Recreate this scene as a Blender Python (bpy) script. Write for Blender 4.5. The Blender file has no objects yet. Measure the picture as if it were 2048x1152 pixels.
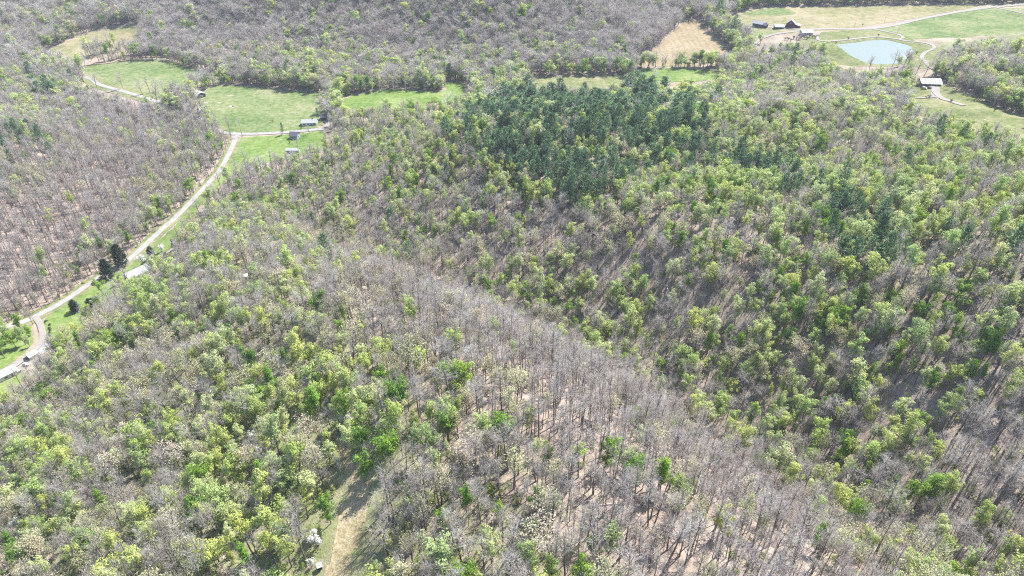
import bpy, math, random
import numpy as np
from mathutils import Vector, Matrix

R = math.radians
rng = np.random.default_rng(7)
random.seed(7)
sc = bpy.context.scene
COL = sc.collection

# ------------------------------------------------------------------ camera, sky, sun, exposure
K = 1.45                                 # metres per layout unit
CAM_H, PITCH, FPX = 220.0 * K, R(36.0), 1384.0
SP, CP = math.sin(PITCH), math.cos(PITCH)
cam_d = bpy.data.cameras.new('camera')
cam_d.sensor_width = 36.0
cam_d.lens = FPX / 2048 * 36
cam_d.clip_start = 1.0
cam_d.clip_end = 16000
cam = bpy.data.objects.new('camera', cam_d)
COL.objects.link(cam)
cam.location = (0, 0, CAM_H)
cam.rotation_euler = (R(90) - PITCH, 0, 0)
sc.camera = cam

SUN_EL, SUN_AZ = R(55), R(45)            # azimuth measured from +Y (view) towards +X
w = bpy.data.worlds.new('World')
sc.world = w
w.use_nodes = True
wn = w.node_tree.nodes
sky = wn.new('ShaderNodeTexSky')
sky.sky_type = 'NISHITA'
sky.sun_disc = False
sky.sun_elevation = SUN_EL
sky.sun_rotation = SUN_AZ
bg = wn['Background']
bg.inputs['Strength'].default_value = 0.12
w.node_tree.links.new(sky.outputs[0], bg.inputs['Color'])
sd = bpy.data.lights.new('sun', 'SUN')
sd.energy = 5.0
sd.angle = R(0.55)
sd.color = (1.0, 0.955, 0.88)
sun = bpy.data.objects.new('sun', sd)
COL.objects.link(sun)
dirv = Vector((math.sin(SUN_AZ) * math.cos(SUN_EL), math.cos(SUN_AZ) * math.cos(SUN_EL), math.sin(SUN_EL)))
sun.rotation_euler = dirv.to_track_quat('Z', 'Y').to_euler()
sc.view_settings.view_transform = 'Standard'
sc.view_settings.look = 'None'
sc.view_settings.gamma = 1.0
sc.view_settings.use_curve_mapping = False
sc.view_settings.exposure = 1.42
HAZE = 0.00006
cy = sc.cycles
cy.max_bounces = 5
cy.diffuse_bounces = 2
cy.glossy_bounces = 1
cy.transmission_bounces = 3
cy.transparent_max_bounces = 4
cy.volume_bounces = 0
cy.use_denoising = False
cy.pixel_filter_type = 'BLACKMAN_HARRIS'
cy.filter_width = 1.15
cy.use_adaptive_sampling = False
cy.caustics_reflective = False
cy.caustics_refractive = False

# ------------------------------------------------------------------ terrain
def P(px, py, h):
    h = h * K
    v = (py - 576) / FPX
    z = (CAM_H - h) / (SP + v * CP)
    return ((px - 1024) / FPX * z / K, z * (CP - v * SP) / K, h / K)

CT = [P(*a) for a in [
    (75, 640, 0), (200, 550, 0), (330, 450, 0), (420, 360, 0), (462, 275, 0), (20, 745, 0),
    (520, 290, 0), (600, 265, 0.5), (640, 252, 1.5), (540, 200, 0), (430, 190, 0), (620, 178, 0),
    (300, 140, 0), (200, 178, 0), (220, 75, 4), (110, 105, 2), (250, 60, 7),
    (800, 190, 0), (900, 180, 0), (1080, 160, 0.5), (1250, 152, 1), (1370, 145, 2),
    (1370, 90, 7), (1290, 112, 4), (1440, 70, 8), (1400, 45, 10),
    (1600, 25, 13), (1900, 18, 17), (1900, 50, 16), (1640, 66, 16), (1750, 76, 14.5), (1750, 122, 14.5), (1680, 95, 14.5),
    (1820, 95, 14.5), (1520, 50, 11), (1490, 100, 6), (1990, 30, 18), (2040, 45, 20), (1900, 100, 19), (2000, 80, 26),
    (1857, 170, 30), (1900, 190, 31), (1980, 212, 33), (2048, 240, 36), (1830, 130, 18), (1870, 125, 18)]]
CT += [
    # hill beyond the road
    (-258, 300, 8), (-262, 250, 7), (-256, 380, 8), (-253, 440, 7), (-300, 300, 25), (-300, 400, 22), (-290, 460, 10), (-245, 478, 1),
    (-340, 350, 42), (-340, 430, 28), (-340, 500, 4), (-300, 520, 1), (-400, 300, 65), (-420, 400, 50), (-420, 480, 18),
    (-460, 545, 3), (-520, 420, 66), (-300, 220, 20), (-360, 200, 42),
    # near hill
    (60, 88, 75), (28, 130, 76), (-4, 173, 72), (-60, 225, 60), (-126, 277, 42), (-170, 320, 20), (-200, 360, 4),
    (-60, 100, 64), (-100, 140, 50), (-140, 110, 40), (-140, 200, 33), (-185, 180, 15), (-196, 250, 9), (-180, 290, 12),
    (-222, 200, 2), (-210, 110, 8), (0, 30, 74), (0, -100, 64), (-100, 30, 50), (-220, 0, 8), (150, 0, 74), (100, -100, 72), (-100, -100, 50),
    # ravine
    (95, 110, 52), (92, 141, 34), (62, 190, 22), (22, 237, 12), (-38, 284, 6), (-100, 332, 4), (-155, 392, 1), (-190, 430, 0),
    # opposite slope
    (132, 150, 60), (178, 193, 82), (140, 240, 64), (100, 232, 48), (60, 290, 41), (0, 330, 30), (-60, 370, 17), (200, 140, 84), (250, 250, 82),
    (215, 338, 52), (97, 313, 52), (130, 362, 34), (180, 335, 46), (50, 350, 34), (300, 330, 64), (300, 150, 95),
    # knoll with pines
    (24, 405, 39), (0, 440, 36), (60, 440, 38), (120, 430, 37), (-60, 420, 25), (-110, 440, 9), (-150, 470, 1), (-60, 480, 12),
    (20, 500, 11), (100, 500, 14), (0, 545, 1), (100, 570, 3), (180, 500, 22), (200, 430, 36), (280, 450, 36), (200, 560, 9), (270, 580, 13),
    (430, 470, 52), (480, 560, 66), (480, 450, 72), (420, 390, 62), (560, 640, 50), (400, 300, 84), (600, 500, 90), (560, 760, 26),
    # far hills
    (-310, 720, 1), (-200, 695, 1), (-60, 690, 2), (120, 690, 5), (180, 785, 9), (245, 830, 13),
    (-300, 790, 36), (-200, 790, 52), (-60, 790, 58), (60, 790, 52), (130, 840, 45), (-200, 950, 130), (0, 950, 135), (180, 980, 110),
    (300, 1000, 60), (450, 990, 50), (700, 980, 55), (320, 905, 17), (600, 890, 20),
    (-420, 860, 30), (-520, 800, 26), (-450, 1000, 95), (-620, 700, 22), (-620, 600, 6), (-720, 520, 50), (-760, 800, 70),
]
for a in range(24):
    t = a / 24 * 2 * math.pi
    CT.append((1700 * math.cos(t), 500 + 1700 * math.sin(t), 75 + 25 * math.sin(3 * t)))
    CT.append((3600 * math.cos(t), 500 + 3600 * math.sin(t), 90))
CT = np.array(CT, float) * K

def tps_fit(c, lam=20.0):
    n = len(c)
    S = 100.0 * K
    xy = c[:, :2] / S
    d2 = ((xy[:, None] - xy[None]) ** 2).sum(-1)
    Km = 0.5 * d2 * np.log(d2 + 1e-9) + np.eye(n) * lam / 1000
    Pm = np.c_[np.ones(n), xy]
    A = np.zeros((n + 3, n + 3))
    A[:n, :n] = Km
    A[:n, n:] = Pm
    A[n:, :n] = Pm.T
    return np.linalg.solve(A, np.r_[c[:, 2], 0, 0, 0]), xy, S
TPS = tps_fit(CT)

def vnoise(x, y, s, seed):
    x = np.asarray(x, float) / s
    y = np.asarray(y, float) / s
    xi = np.floor(x).astype(np.int64)
    yi = np.floor(y).astype(np.int64)
    fx = x - xi
    fy = y - yi
    fx = fx * fx * (3 - 2 * fx)
    fy = fy * fy * (3 - 2 * fy)
    def hsh(a, b):
        q = (a * 374761393 + b * 668265263 + seed * 974634777) & 0x7fffffff
        q = ((q ^ (q >> 13)) * 1274126177) & 0x7fffffff
        return (q ^ (q >> 16)) / 0x7fffffff
    return (hsh(xi, yi) * (1 - fx) + hsh(xi + 1, yi) * fx) * (1 - fy) + (hsh(xi, yi + 1) * (1 - fx) + hsh(xi + 1, yi + 1) * fx) * fy

def raw_h(x, y):
    wt, c, S = TPS
    shp = x.shape
    x = x.ravel()
    y = y.ravel()
    out = np.zeros(x.size)
    for i in range(0, x.size, 20000):
        a = x[i:i + 20000, None] / S
        b = y[i:i + 20000, None] / S
        d2 = (a - c[:, 0]) ** 2 + (b - c[:, 1]) ** 2
        out[i:i + 20000] = (0.5 * d2 * np.log(d2 + 1e-9)) @ wt[:len(c)] + wt[-3] + wt[-2] * a[:, 0] + wt[-1] * b[:, 0]
    r = out.reshape(shp)
    return r

def axis(lo, a, b, hi, step):
    mid = np.arange(a, b + 0.01, step)
    l, r, s = [], [], step
    q = a
    while q > lo:
        s *= 1.18
        q -= s
        l.append(q)
    q, s = b, step
    while q < hi:
        s *= 1.18
        q += s
        r.append(q)
    return np.array(l[::-1] + list(mid) + r)
GX = axis(-5200, -900, 960, 5200, 5.0)
GY = axis(-2600, -90, 1465, 6000, 5.0)
mx, my = np.meshgrid(GX, GY)
GH = raw_h(mx, my)
GH = np.where(GH < 0, GH * 0.15, GH)
rough = np.clip((GH - 5) / 24, 0, 1) * np.clip((1380 - np.hypot(mx, my)) / 250, 0.0, 1)
GH = GH + rough * ((vnoise(mx, my, 60, 1) - .5) * 11.0 + (vnoise(mx, my, 24, 2) - .5) * 4.0)
GH = np.minimum(GH, 245)

def gsample(G, x, y):
    x = np.asarray(x, float)
    y = np.asarray(y, float)
    i = np.clip(np.searchsorted(GX, x) - 1, 0, len(GX) - 2)
    j = np.clip(np.searchsorted(GY, y) - 1, 0, len(GY) - 2)
    tx = np.clip((x - GX[i]) / (GX[i + 1] - GX[i]), 0, 1)
    ty = np.clip((y - GY[j]) / (GY[j + 1] - GY[j]), 0, 1)
    return (G[j, i] * (1 - tx) + G[j, i + 1] * tx) * (1 - ty) + (G[j + 1, i] * (1 - tx) + G[j + 1, i + 1] * tx) * ty
def hgt(x, y):
    return gsample(GH, x, y)
def proj(x, y, z):
    dz = CAM_H - z
    d = y * CP + dz * SP
    d = np.where(d < 1, 1e-3, d)
    return 1024 + x / d * FPX, 576 + (dz * CP - y * SP) / d * FPX, d
MARCH = np.r_[np.arange(80, 1900, 2.0)]
def at(px, py):
    """where the line of sight through a photo pixel meets the ground"""
    v = (py - 576) / FPX
    u = (px - 1024) / FPX
    X = u * MARCH
    Y = MARCH * (CP - v * SP)
    Z = CAM_H - MARCH * (SP + v * CP)
    g = Z - hgt(X, Y)
    k = np.argmax(g < 0)
    if k == 0:
        k = len(MARCH) - 1
    a = g[k - 1] / (g[k - 1] - g[k]) if g[k - 1] != g[k] else 0
    z = MARCH[k - 1] + a * (MARCH[k] - MARCH[k - 1])
    x, y = u * z, z * (CP - v * SP)
    return float(x), float(y), float(hgt(x, y))
def inside(poly, x, y):
    p = np.asarray(poly)
    r = np.zeros(np.shape(x), bool)
    j = len(p) - 1
    for i in range(len(p)):
        xi, yi = p[i]
        xj, yj = p[j]
        with np.errstate(divide='ignore', invalid='ignore'):
            c = ((yi > y) != (yj > y)) & (x < (xj - xi) * (y - yi) / (yj - yi + 1e-12) + xi)
        r ^= c
        j = i
    return r
def wpoly(px):
    return [at(*p)[:2] for p in px]
def smooth(pts, n=8, closed=False):
    """Catmull-Rom through points"""
    p = np.asarray(pts, float)
    m = len(p)
    out = []
    for i in range(m if closed else m - 1):
        if closed:
            a, b, c, d = p[(i - 1) % m], p[i], p[(i + 1) % m], p[(i + 2) % m]
        else:
            a, b, c, d = p[max(i - 1, 0)], p[i], p[i + 1], p[min(i + 2, m - 1)]
        for t in np.arange(n) / n:
            out.append(0.5 * (2 * b + (c - a) * t + (2 * a - 5 * b + 4 * c - d) * t * t + (3 * b - a - 3 * c + d) * t ** 3))
    if not closed:
        out.append(p[-1])
    return np.array(out)

# ------------------------------------------------------------------ materials
MATS = {}
def ramp(nt, stops, fac):
    n = nt.nodes.new('ShaderNodeValToRGB')
    e = n.color_ramp.elements
    while len(e) < len(stops):
        e.new(0.5)
    for el, (p, c) in zip(e, stops):
        el.position = p
        el.color = (*c, 1)
    nt.links.new(fac, n.inputs[0])
    return n.outputs[0]
def noise(nt, scale, detail=3, rough=0.6, coord=None):
    n = nt.nodes.new('ShaderNodeTexNoise')
    n.inputs['Scale'].default_value = scale
    n.inputs['Detail'].default_value = detail
    n.inputs['Roughness'].default_value = rough
    if coord is not None:
        nt.links.new(coord, n.inputs['Vector'])
    return n.outputs[0]
def geo_pos(nt):
    return nt.nodes.new('ShaderNodeNewGeometry').outputs['Position']
def mixc(nt, f, a, b, mode='MIX'):
    n = nt.nodes.new('ShaderNodeMix')
    n.data_type = 'RGBA'
    n.blend_type = mode
    for s, v in ((n.inputs[0], f), (n.inputs[6], a), (n.inputs[7], b)):
        if isinstance(v, (int, float)):
            s.default_value = v
        elif isinstance(v, tuple):
            s.default_value = (*v, 1)
        else:
            nt.links.new(v, s)
    return n.outputs[2]
def new_mat(name):
    m = bpy.data.materials.new(name)
    m.use_nodes = True
    nt = m.node_tree
    b = nt.nodes['Principled BSDF']
    b.inputs['Roughness'].default_value = 0.85
    b.inputs['Specular IOR Level'].default_value = 0.15
    MATS[name] = m
    return m, nt, b
def plain(name, col, rough=0.8, spec=0.2, var=0.15, scale=0.8):
    m, nt, b = new_mat(name)
    f = noise(nt, scale, 4, 0.65, geo_pos(nt))
    c = ramp(nt, [(0.3, tuple(x * (1 - var) for x in col)), (0.7, tuple(min(1, x * (1 + var)) for x in col))], f)
    nt.links.new(c, b.inputs['Base Color'])
    b.inputs['Roughness'].default_value = rough
    b.inputs['Specular IOR Level'].default_value = spec
    return m
def ground_mat(name, stops, big=0.03, fine=0.9, bump=0.0, stops2=None, lines=0.0):
    m, nt, b = new_mat(name)
    pos = geo_pos(nt)
    f1 = noise(nt, big, 5, 0.6, pos)
    f2 = noise(nt, fine, 4, 0.75, pos)
    mx_ = nt.nodes.new('ShaderNodeMath')
    mx_.operation = 'MULTIPLY_ADD'
    nt.links.new(f2, mx_.inputs[0])
    mx_.inputs[1].default_value = 0.55
    h = nt.nodes.new('ShaderNodeMath')
    h.operation = 'MULTIPLY'
    nt.links.new(f1, h.inputs[0])
    h.inputs[1].default_value = 0.45
    nt.links.new(h.outputs[0], mx_.inputs[2])
    c = ramp(nt, stops, mx_.outputs[0])
    if stops2:
        at_ = nt.nodes.new('ShaderNodeAttribute')
        at_.attribute_name = 'green'
        f3 = noise(nt, 0.22, 4, 0.7, pos)
        mm = nt.nodes.new('ShaderNodeMath')
        mm.operation = 'MULTIPLY_ADD'
        nt.links.new(f3, mm.inputs[0])
        mm.inputs[1].default_value = 2.6
        mm.inputs[2].default_value = -1.55
        aa = nt.nodes.new('ShaderNodeMath')
        aa.operation = 'MULTIPLY_ADD'
        aa.use_clamp = True
        nt.links.new(at_.outputs['Fac'], aa.inputs[0])
        aa.inputs[1].default_value = 1.6
        nt.links.new(mm.outputs[0], aa.inputs[2])
        c2 = ramp(nt, stops2, mx_.outputs[0])
        c = mixc(nt, aa.outputs[0], c, c2)
    if lines:                                   # mowing and wheel lines
        wv = nt.nodes.new('ShaderNodeTexWave')
        wv.inputs['Scale'].default_value = 0.035
        wv.inputs['Distortion'].default_value = 9.0
        wv.inputs['Detail'].default_value = 2.0
        wv.inputs['Detail Scale'].default_value = 0.15
        nt.links.new(pos, wv.inputs['Vector'])
        c = mixc(nt, 1.0, c, ramp(nt, [(0.1, (1 - lines,) * 3), (0.6, (1 + lines,) * 3)], wv.outputs['Fac']), 'MULTIPLY')
    nt.links.new(c, b.inputs['Base Color'])
    b.inputs['Roughness'].default_value = 0.95
    b.inputs['Specular IOR Level'].default_value = 0.05
    if bump:
        bn = nt.nodes.new('ShaderNodeBump')
        bn.inputs['Distance'].default_value = bump
        bn.inputs['Strength'].default_value = 0.8
        nt.links.new(noise(nt, 1.6, 4, 0.7, pos), bn.inputs['Height'])
        nt.links.new(bn.outputs[0], b.inputs['Normal'])
    return m

ground_mat('litter', [(0.30, (0.096, 0.073, 0.060)), (0.43, (0.192, 0.151, 0.130)), (0.54, (0.274, 0.224, 0.196)), (0.66, (0.356, 0.301, 0.266)), (0.8, (0.432, 0.388, 0.362))], 0.05, 0.7, 0.5,
           [(0.3, (0.096, 0.121, 0.046)), (0.5, (0.183, 0.209, 0.086)), (0.7, (0.327, 0.320, 0.191))])
ground_mat('pasture', [(0.38, (0.060, 0.098, 0.030)), (0.45, (0.092, 0.131, 0.047)), (0.51, (0.128, 0.157, 0.068)), (0.57, (0.172, 0.180, 0.098)), (0.64, (0.216, 0.205, 0.132))], 0.014, 0.16)
ground_mat('lawn', [(0.38, (0.065, 0.113, 0.025)), (0.48, (0.103, 0.155, 0.040)), (0.56, (0.146, 0.189, 0.065)), (0.64, (0.198, 0.210, 0.110))], 0.02, 0.2)
ground_mat('hay', [(0.38, (0.101, 0.119, 0.045)), (0.46, (0.151, 0.152, 0.074)), (0.52, (0.197, 0.176, 0.107)), (0.60, (0.235, 0.205, 0.139)), (0.66, (0.286, 0.254, 0.189))], 0.012, 0.12)
ground_mat('stubble', [(0.38, (0.146, 0.123, 0.072)), (0.47, (0.194, 0.160, 0.100)), (0.55, (0.232, 0.193, 0.128)), (0.64, (0.284, 0.238, 0.168))], 0.02, 0.25, lines=0.05)
ground_mat('meadow', [(0.38, (0.073, 0.099, 0.032)), (0.46, (0.112, 0.133, 0.054)), (0.54, (0.163, 0.163, 0.086)), (0.62, (0.224, 0.202, 0.131))], 0.02, 0.2)
ground_mat('scrub', [(0.3, (0.084, 0.105, 0.056)), (0.5, (0.168, 0.175, 0.105)), (0.7, (0.266, 0.252, 0.175))], 0.06, 0.5)
ground_mat('clearing', [(0.36, (0.142, 0.126, 0.063)), (0.46, (0.237, 0.200, 0.117)), (0.54, (0.304, 0.260, 0.171)), (0.64, (0.399, 0.344, 0.252))], 0.1, 0.8, 0.4)
plain('asphalt', (0.225, 0.22, 0.216), 0.9, 0.1, 0.2, 0.18)
plain('gravel', (0.215, 0.20, 0.185), 0.95, 0.1, 0.12, 0.5)
plain('greypad', (0.24, 0.235, 0.25), 0.9, 0.1, 0.1, 0.5)
plain('creekbed', (0.26, 0.20, 0.155), 0.9, 0.1, 0.25, 0.3)
plain('mudbank', (0.19, 0.15, 0.11), 0.9, 0.1, 0.2, 0.3)
m, nt, b = new_mat('water')
b.inputs['Base Color'].default_value = (0.125, 0.155, 0.145, 1)
b.inputs['Roughness'].default_value = 0.3
b.inputs['Specular IOR Level'].default_value = 0.3
bn = nt.nodes.new('ShaderNodeBump')
bn.inputs['Distance'].default_value = 0.03
bn.inputs['Strength'].default_value = 0.5
nt.links.new(noise(nt, 0.8, 3, 0.6, geo_pos(nt)), bn.inputs['Height'])
nt.links.new(bn.outputs[0], b.inputs['Normal'])

def veg_mat(name, cols, trans=0.35, rough=0.7, spec=0.15, fine=0.35, scale=1.2):
    """per-plant hue from the object's random number, light and dark tufts from a noise in the plant's own space"""
    m, nt, b = new_mat(name)
    oi = nt.nodes.new('ShaderNodeObjectInfo')
    c = ramp(nt, [(i / max(1, len(cols) - 1), k) for i, k in enumerate(cols)], oi.outputs['Random'])
    tc = nt.nodes.new('ShaderNodeTexCoord')
    f = noise(nt, scale, 3, 0.7, tc.outputs['Object'])
    v = ramp(nt, [(0.3, (1 - fine,) * 3), (0.7, (1 + fine,) * 3)], f)
    c = mixc(nt, 1.0, c, v, 'MULTIPLY')
    nt.links.new(c, b.inputs['Base Color'])
    b.inputs['Roughness'].default_value = rough
    b.inputs['Specular IOR Level'].default_value = spec
    if trans > 0:
        t = nt.nodes.new('ShaderNodeBsdfTranslucent')
        nt.links.new(c, t.inputs['Color'])
        mxs = nt.nodes.new('ShaderNodeMixShader')
        mxs.inputs[0].default_value = trans
        nt.links.new(b.outputs[0], mxs.inputs[1])
        nt.links.new(t.outputs[0], mxs.inputs[2])
        nt.links.new(mxs.outputs[0], nt.nodes['Material Output'].inputs[0])
    return m
veg_mat('bark', [(0.10, 0.085, 0.075), (0.16, 0.14, 0.122), (0.25, 0.225, 0.20)], 0, fine=0.25)
veg_mat('pale_bark', [(0.38, 0.36, 0.34), (0.5, 0.48, 0.46)], 0, fine=0.2)
veg_mat('twig', [(0.36, 0.33, 0.31), (0.45, 0.415, 0.385), (0.56, 0.54, 0.51), (0.38, 0.34, 0.325), (0.53, 0.47, 0.41), (0.44, 0.42, 0.405), (0.62, 0.59, 0.55), (0.37, 0.335, 0.33)], 0.35, fine=0.2)
veg_mat('bud', [(0.55, 0.47, 0.33), (0.45, 0.47, 0.25), (0.60, 0.53, 0.43), (0.42, 0.46, 0.22), (0.54, 0.50, 0.34), (0.40, 0.42, 0.26)], 0.45, fine=0.25)
veg_mat('lime', [(0.50, 0.55, 0.20), (0.36, 0.46, 0.13), (0.54, 0.58, 0.29), (0.38, 0.50, 0.18), (0.50, 0.54, 0.16), (0.31, 0.41, 0.17), (0.50, 0.54, 0.30)], 0.5, fine=0.3)
veg_mat('vivid', [(0.14, 0.27, 0.04), (0.20, 0.34, 0.045), (0.27, 0.39, 0.06), (0.11, 0.22, 0.045)], 0.45, fine=0.35)
veg_mat('needle', [(0.075, 0.15, 0.075), (0.11, 0.19, 0.098), (0.17, 0.26, 0.125), (0.08, 0.155, 0.09)], 0.2, rough=0.65, spec=0.15, fine=0.55)
veg_mat('cedar', [(0.032, 0.052, 0.03), (0.05, 0.07, 0.035)], 0.1, fine=0.3)
veg_mat('blossom', [(0.70, 0.70, 0.67), (0.62, 0.64, 0.58)], 0.4, fine=0.12)
veg_mat('under', [(0.24, 0.32, 0.06), (0.33, 0.38, 0.13), (0.18, 0.27, 0.05), (0.38, 0.38, 0.19)], 0.45, fine=0.3)
plain('white_paint', (0.58, 0.58, 0.57), 0.6, 0.3, 0.05)
plain('cream_wall', (0.42, 0.41, 0.38), 0.7, 0.2, 0.06)
plain('grey_roof', (0.26, 0.265, 0.285), 0.7, 0.2, 0.1)
plain('slate_roof', (0.09, 0.088, 0.115), 0.7, 0.2, 0.12)
plain('pale_roof', (0.40, 0.415, 0.425), 0.45, 0.4, 0.06)
plain('white_roof', (0.60, 0.59, 0.60), 0.5, 0.4, 0.04)
plain('navy_wall', (0.035, 0.045, 0.085), 0.6, 0.3)
plain('teal_roof', (0.15, 0.30, 0.40), 0.5, 0.4)
plain('red_wall', (0.10, 0.028, 0.026), 0.8, 0.2)
plain('rose_roof', (0.30, 0.235, 0.235), 0.5, 0.4, 0.08)
plain('dark_gap', (0.02, 0.02, 0.024), 0.9, 0.1)  # near-black; paints in the shade of openings and one barn's shadow
plain('blue_wall', (0.27, 0.30, 0.38), 0.7, 0.2)
plain('glass', (0.03, 0.05, 0.07), 0.15, 0.6, 0.05)
plain('wood', (0.30, 0.24, 0.18), 0.9, 0.1, 0.25, 3)
plain('white_car', (0.6, 0.6, 0.61), 0.3, 0.5, 0.02)
plain('black_car', (0.02, 0.02, 0.024), 0.25, 0.6, 0.05)
plain('rust', (0.27, 0.09, 0.05), 0.8, 0.2, 0.3, 2)
plain('rubber', (0.02, 0.02, 0.02), 0.9, 0.1)
plain('hay_pile', (0.50, 0.45, 0.33), 0.95, 0.05, 0.2, 1.5)

# ------------------------------------------------------------------ helpers
def tag(o, label=None, cat=None, group=None, kind=None):
    for k, v in (('label', label), ('category', cat), ('group', group), ('kind', kind)):
        if v:
            o[k] = v
    return o
def mesh_from(name, V, F, mats, midx=None, sm=False):
    me = bpy.data.meshes.new(name)
    V = np.asarray(V, np.float32)
    if isinstance(F, np.ndarray):
        n, k = F.shape
        me.vertices.add(len(V))
        me.vertices.foreach_set('co', V.ravel())
        me.loops.add(n * k)
        me.loops.foreach_set('vertex_index', F.astype(np.int32).ravel())
        me.polygons.add(n)
        me.polygons.foreach_set('loop_start', np.arange(0, n * k, k, dtype=np.int32))
        me.update(calc_edges=True)
    else:
        me.from_pydata(V.tolist(), [], F)
        me.update()
    for mm in mats:
        me.materials.append(MATS[mm])
    if midx is not None:
        me.polygons.foreach_set('material_index', np.asarray(midx, np.int32))
    if sm:
        me.polygons.foreach_set('use_smooth', np.ones(len(me.polygons), bool))
    return me
def link(name, me, parent=None, loc=None, rz=0):
    o = bpy.data.objects.new(name, me)
    COL.objects.link(o)
    if parent is not None:
        o.parent = parent
    if loc is not None:
        o.location = loc
    if rz:
        o.rotation_euler = (0, 0, rz)
    return o

# ------------------------------------------------------------------ fields, water and roads: outlines
FIELDS = [
    ('pasture', 'pasture', [(392, 195), (428, 174), (470, 170), (560, 178), (650, 188), (648, 215), (644, 250), (600, 262), (560, 265), (474, 267), (450, 265), (430, 248), (412, 230)]),
    ('lawn', 'lawn', [(478, 275), (540, 271), (600, 267), (642, 261), (655, 272), (645, 298), (610, 312), (580, 320), (552, 322), (520, 332), (470, 338), (462, 318), (470, 295)]),
    ('roadside_lawn', 'lawn', [(470, 310), (500, 318), (458, 356), (405, 410), (368, 455), (340, 500), (300, 528), (288, 550), (240, 572), (225, 590), (190, 625), (150, 678), (108, 690), (92, 640), (200, 562), (300, 492), (400, 392), (452, 332)]),
    ('house_pasture', 'pasture', [(165, 142), (205, 126), (330, 119), (380, 136), (448, 146), (444, 166), (398, 172), (372, 190), (345, 202), (300, 197), (250, 186), (200, 168)]),
    ('hay_field', 'hay', [(88, 107), (150, 76), (215, 55), (282, 51), (288, 85), (250, 97), (190, 108), (152, 126), (108, 122)]),
    ('creek_meadow', 'lawn', [(690, 196), (780, 178), (880, 182), (893, 166), (927, 166), (938, 204), (900, 218), (760, 226), (692, 236), (682, 213)]),
    ('valley_meadow', 'meadow', [(1050, 158), (1150, 151), (1240, 151), (1275, 172), (1210, 190), (1080, 192)]),
    ('green_meadow', 'lawn', [(1270, 142), (1350, 136), (1430, 141), (1438, 156), (1385, 164), (1285, 164)]),
    ('stubble_field', 'stubble', [(1283, 112), (1320, 87), (1345, 60), (1374, 40), (1402, 42), (1422, 66), (1452, 92), (1472, 112), (1442, 128), (1278, 132)]),
    ('farm_field', 'hay', [(1452, 42), (1500, 17), (1600, 13), (1900, 9), (1960, 11), (1900, 24), (1750, 50), (1700, 62), (1620, 64), (1560, 68), (1480, 70), (1460, 55)]),
    ('grass_strip', 'pasture', [(1490, 25), (1545, 17), (1575, 18), (1588, 29), (1500, 31)]),
    ('farm_yard', 'pasture', [(1456, 50), (1490, 46), (1520, 62), (1560, 60), (1545, 70), (1520, 78), (1470, 70)]),
    ('grass_field', 'pasture', [(1752, 55), (1900, 27), (2000, 15), (2090, 22), (2090, 60), (1960, 72), (1830, 79), (1800, 68)]),
    ('pond_meadow', 'meadow', [(1590, 108), (1605, 78), (1680, 62), (1752, 58), (1808, 74), (1872, 92), (1905, 84), (1880, 104), (1862, 132), (1838, 138), (1812, 130), (1760, 134), (1690, 132), (1640, 118)]),
    ('scrub_field', 'scrub', [(1872, 92), (1905, 82), (2000, 72), (2080, 62), (2080, 82), (1985, 94), (1925, 110), (1880, 122), (1862, 126), (1880, 104)]),
    ('hilltop_lawn', 'meadow', [(1822, 172), (1885, 168), (1935, 188), (2060, 240), (2060, 290), (1960, 262), (1900, 240), (1825, 228)]),
    ('clearing', 'clearing', [(648, 1170), (692, 1170), (716, 1090), (740, 1000), (740, 958), (705, 953), (692, 968), (676, 1020), (664, 1080)]),
    ('woodland_track', 'clearing', [(690, 960), (722, 952), (702, 905), (690, 880), (650, 852), (600, 846), (600, 862), (640, 870), (672, 900)]),
    ('glade', 'meadow', [(480, 550), (515, 547), (535, 560), (525, 578), (500, 582), (480, 574)]),
    ('trailer_yard', 'lawn', [(22, 752), (48, 740), (60, 752), (30, 782), (-10, 800), (-10, 782)]),
    ('drive_lawn', 'lawn', [(-20, 672), (50, 650), (68, 655), (76, 680), (58, 700), (20, 728), (-20, 752)]),
    ('woodland_glade', 'clearing', [(255, 720), (330, 690), (345, 700), (285, 735), (262, 742)]),
]
FW = [(n, mt, np.array(smooth(wpoly(p), 5, True))) for n, mt, p in FIELDS]
POND = np.array(smooth(wpoly([(1672, 85), (1700, 80), (1760, 78), (1800, 83), (1824, 95), (1818, 112), (1795, 121), (1740, 126), (1708, 114), (1688, 100)]), 6, True))
POND_Z = 14.2 * K
pc = POND.mean(0)
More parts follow.
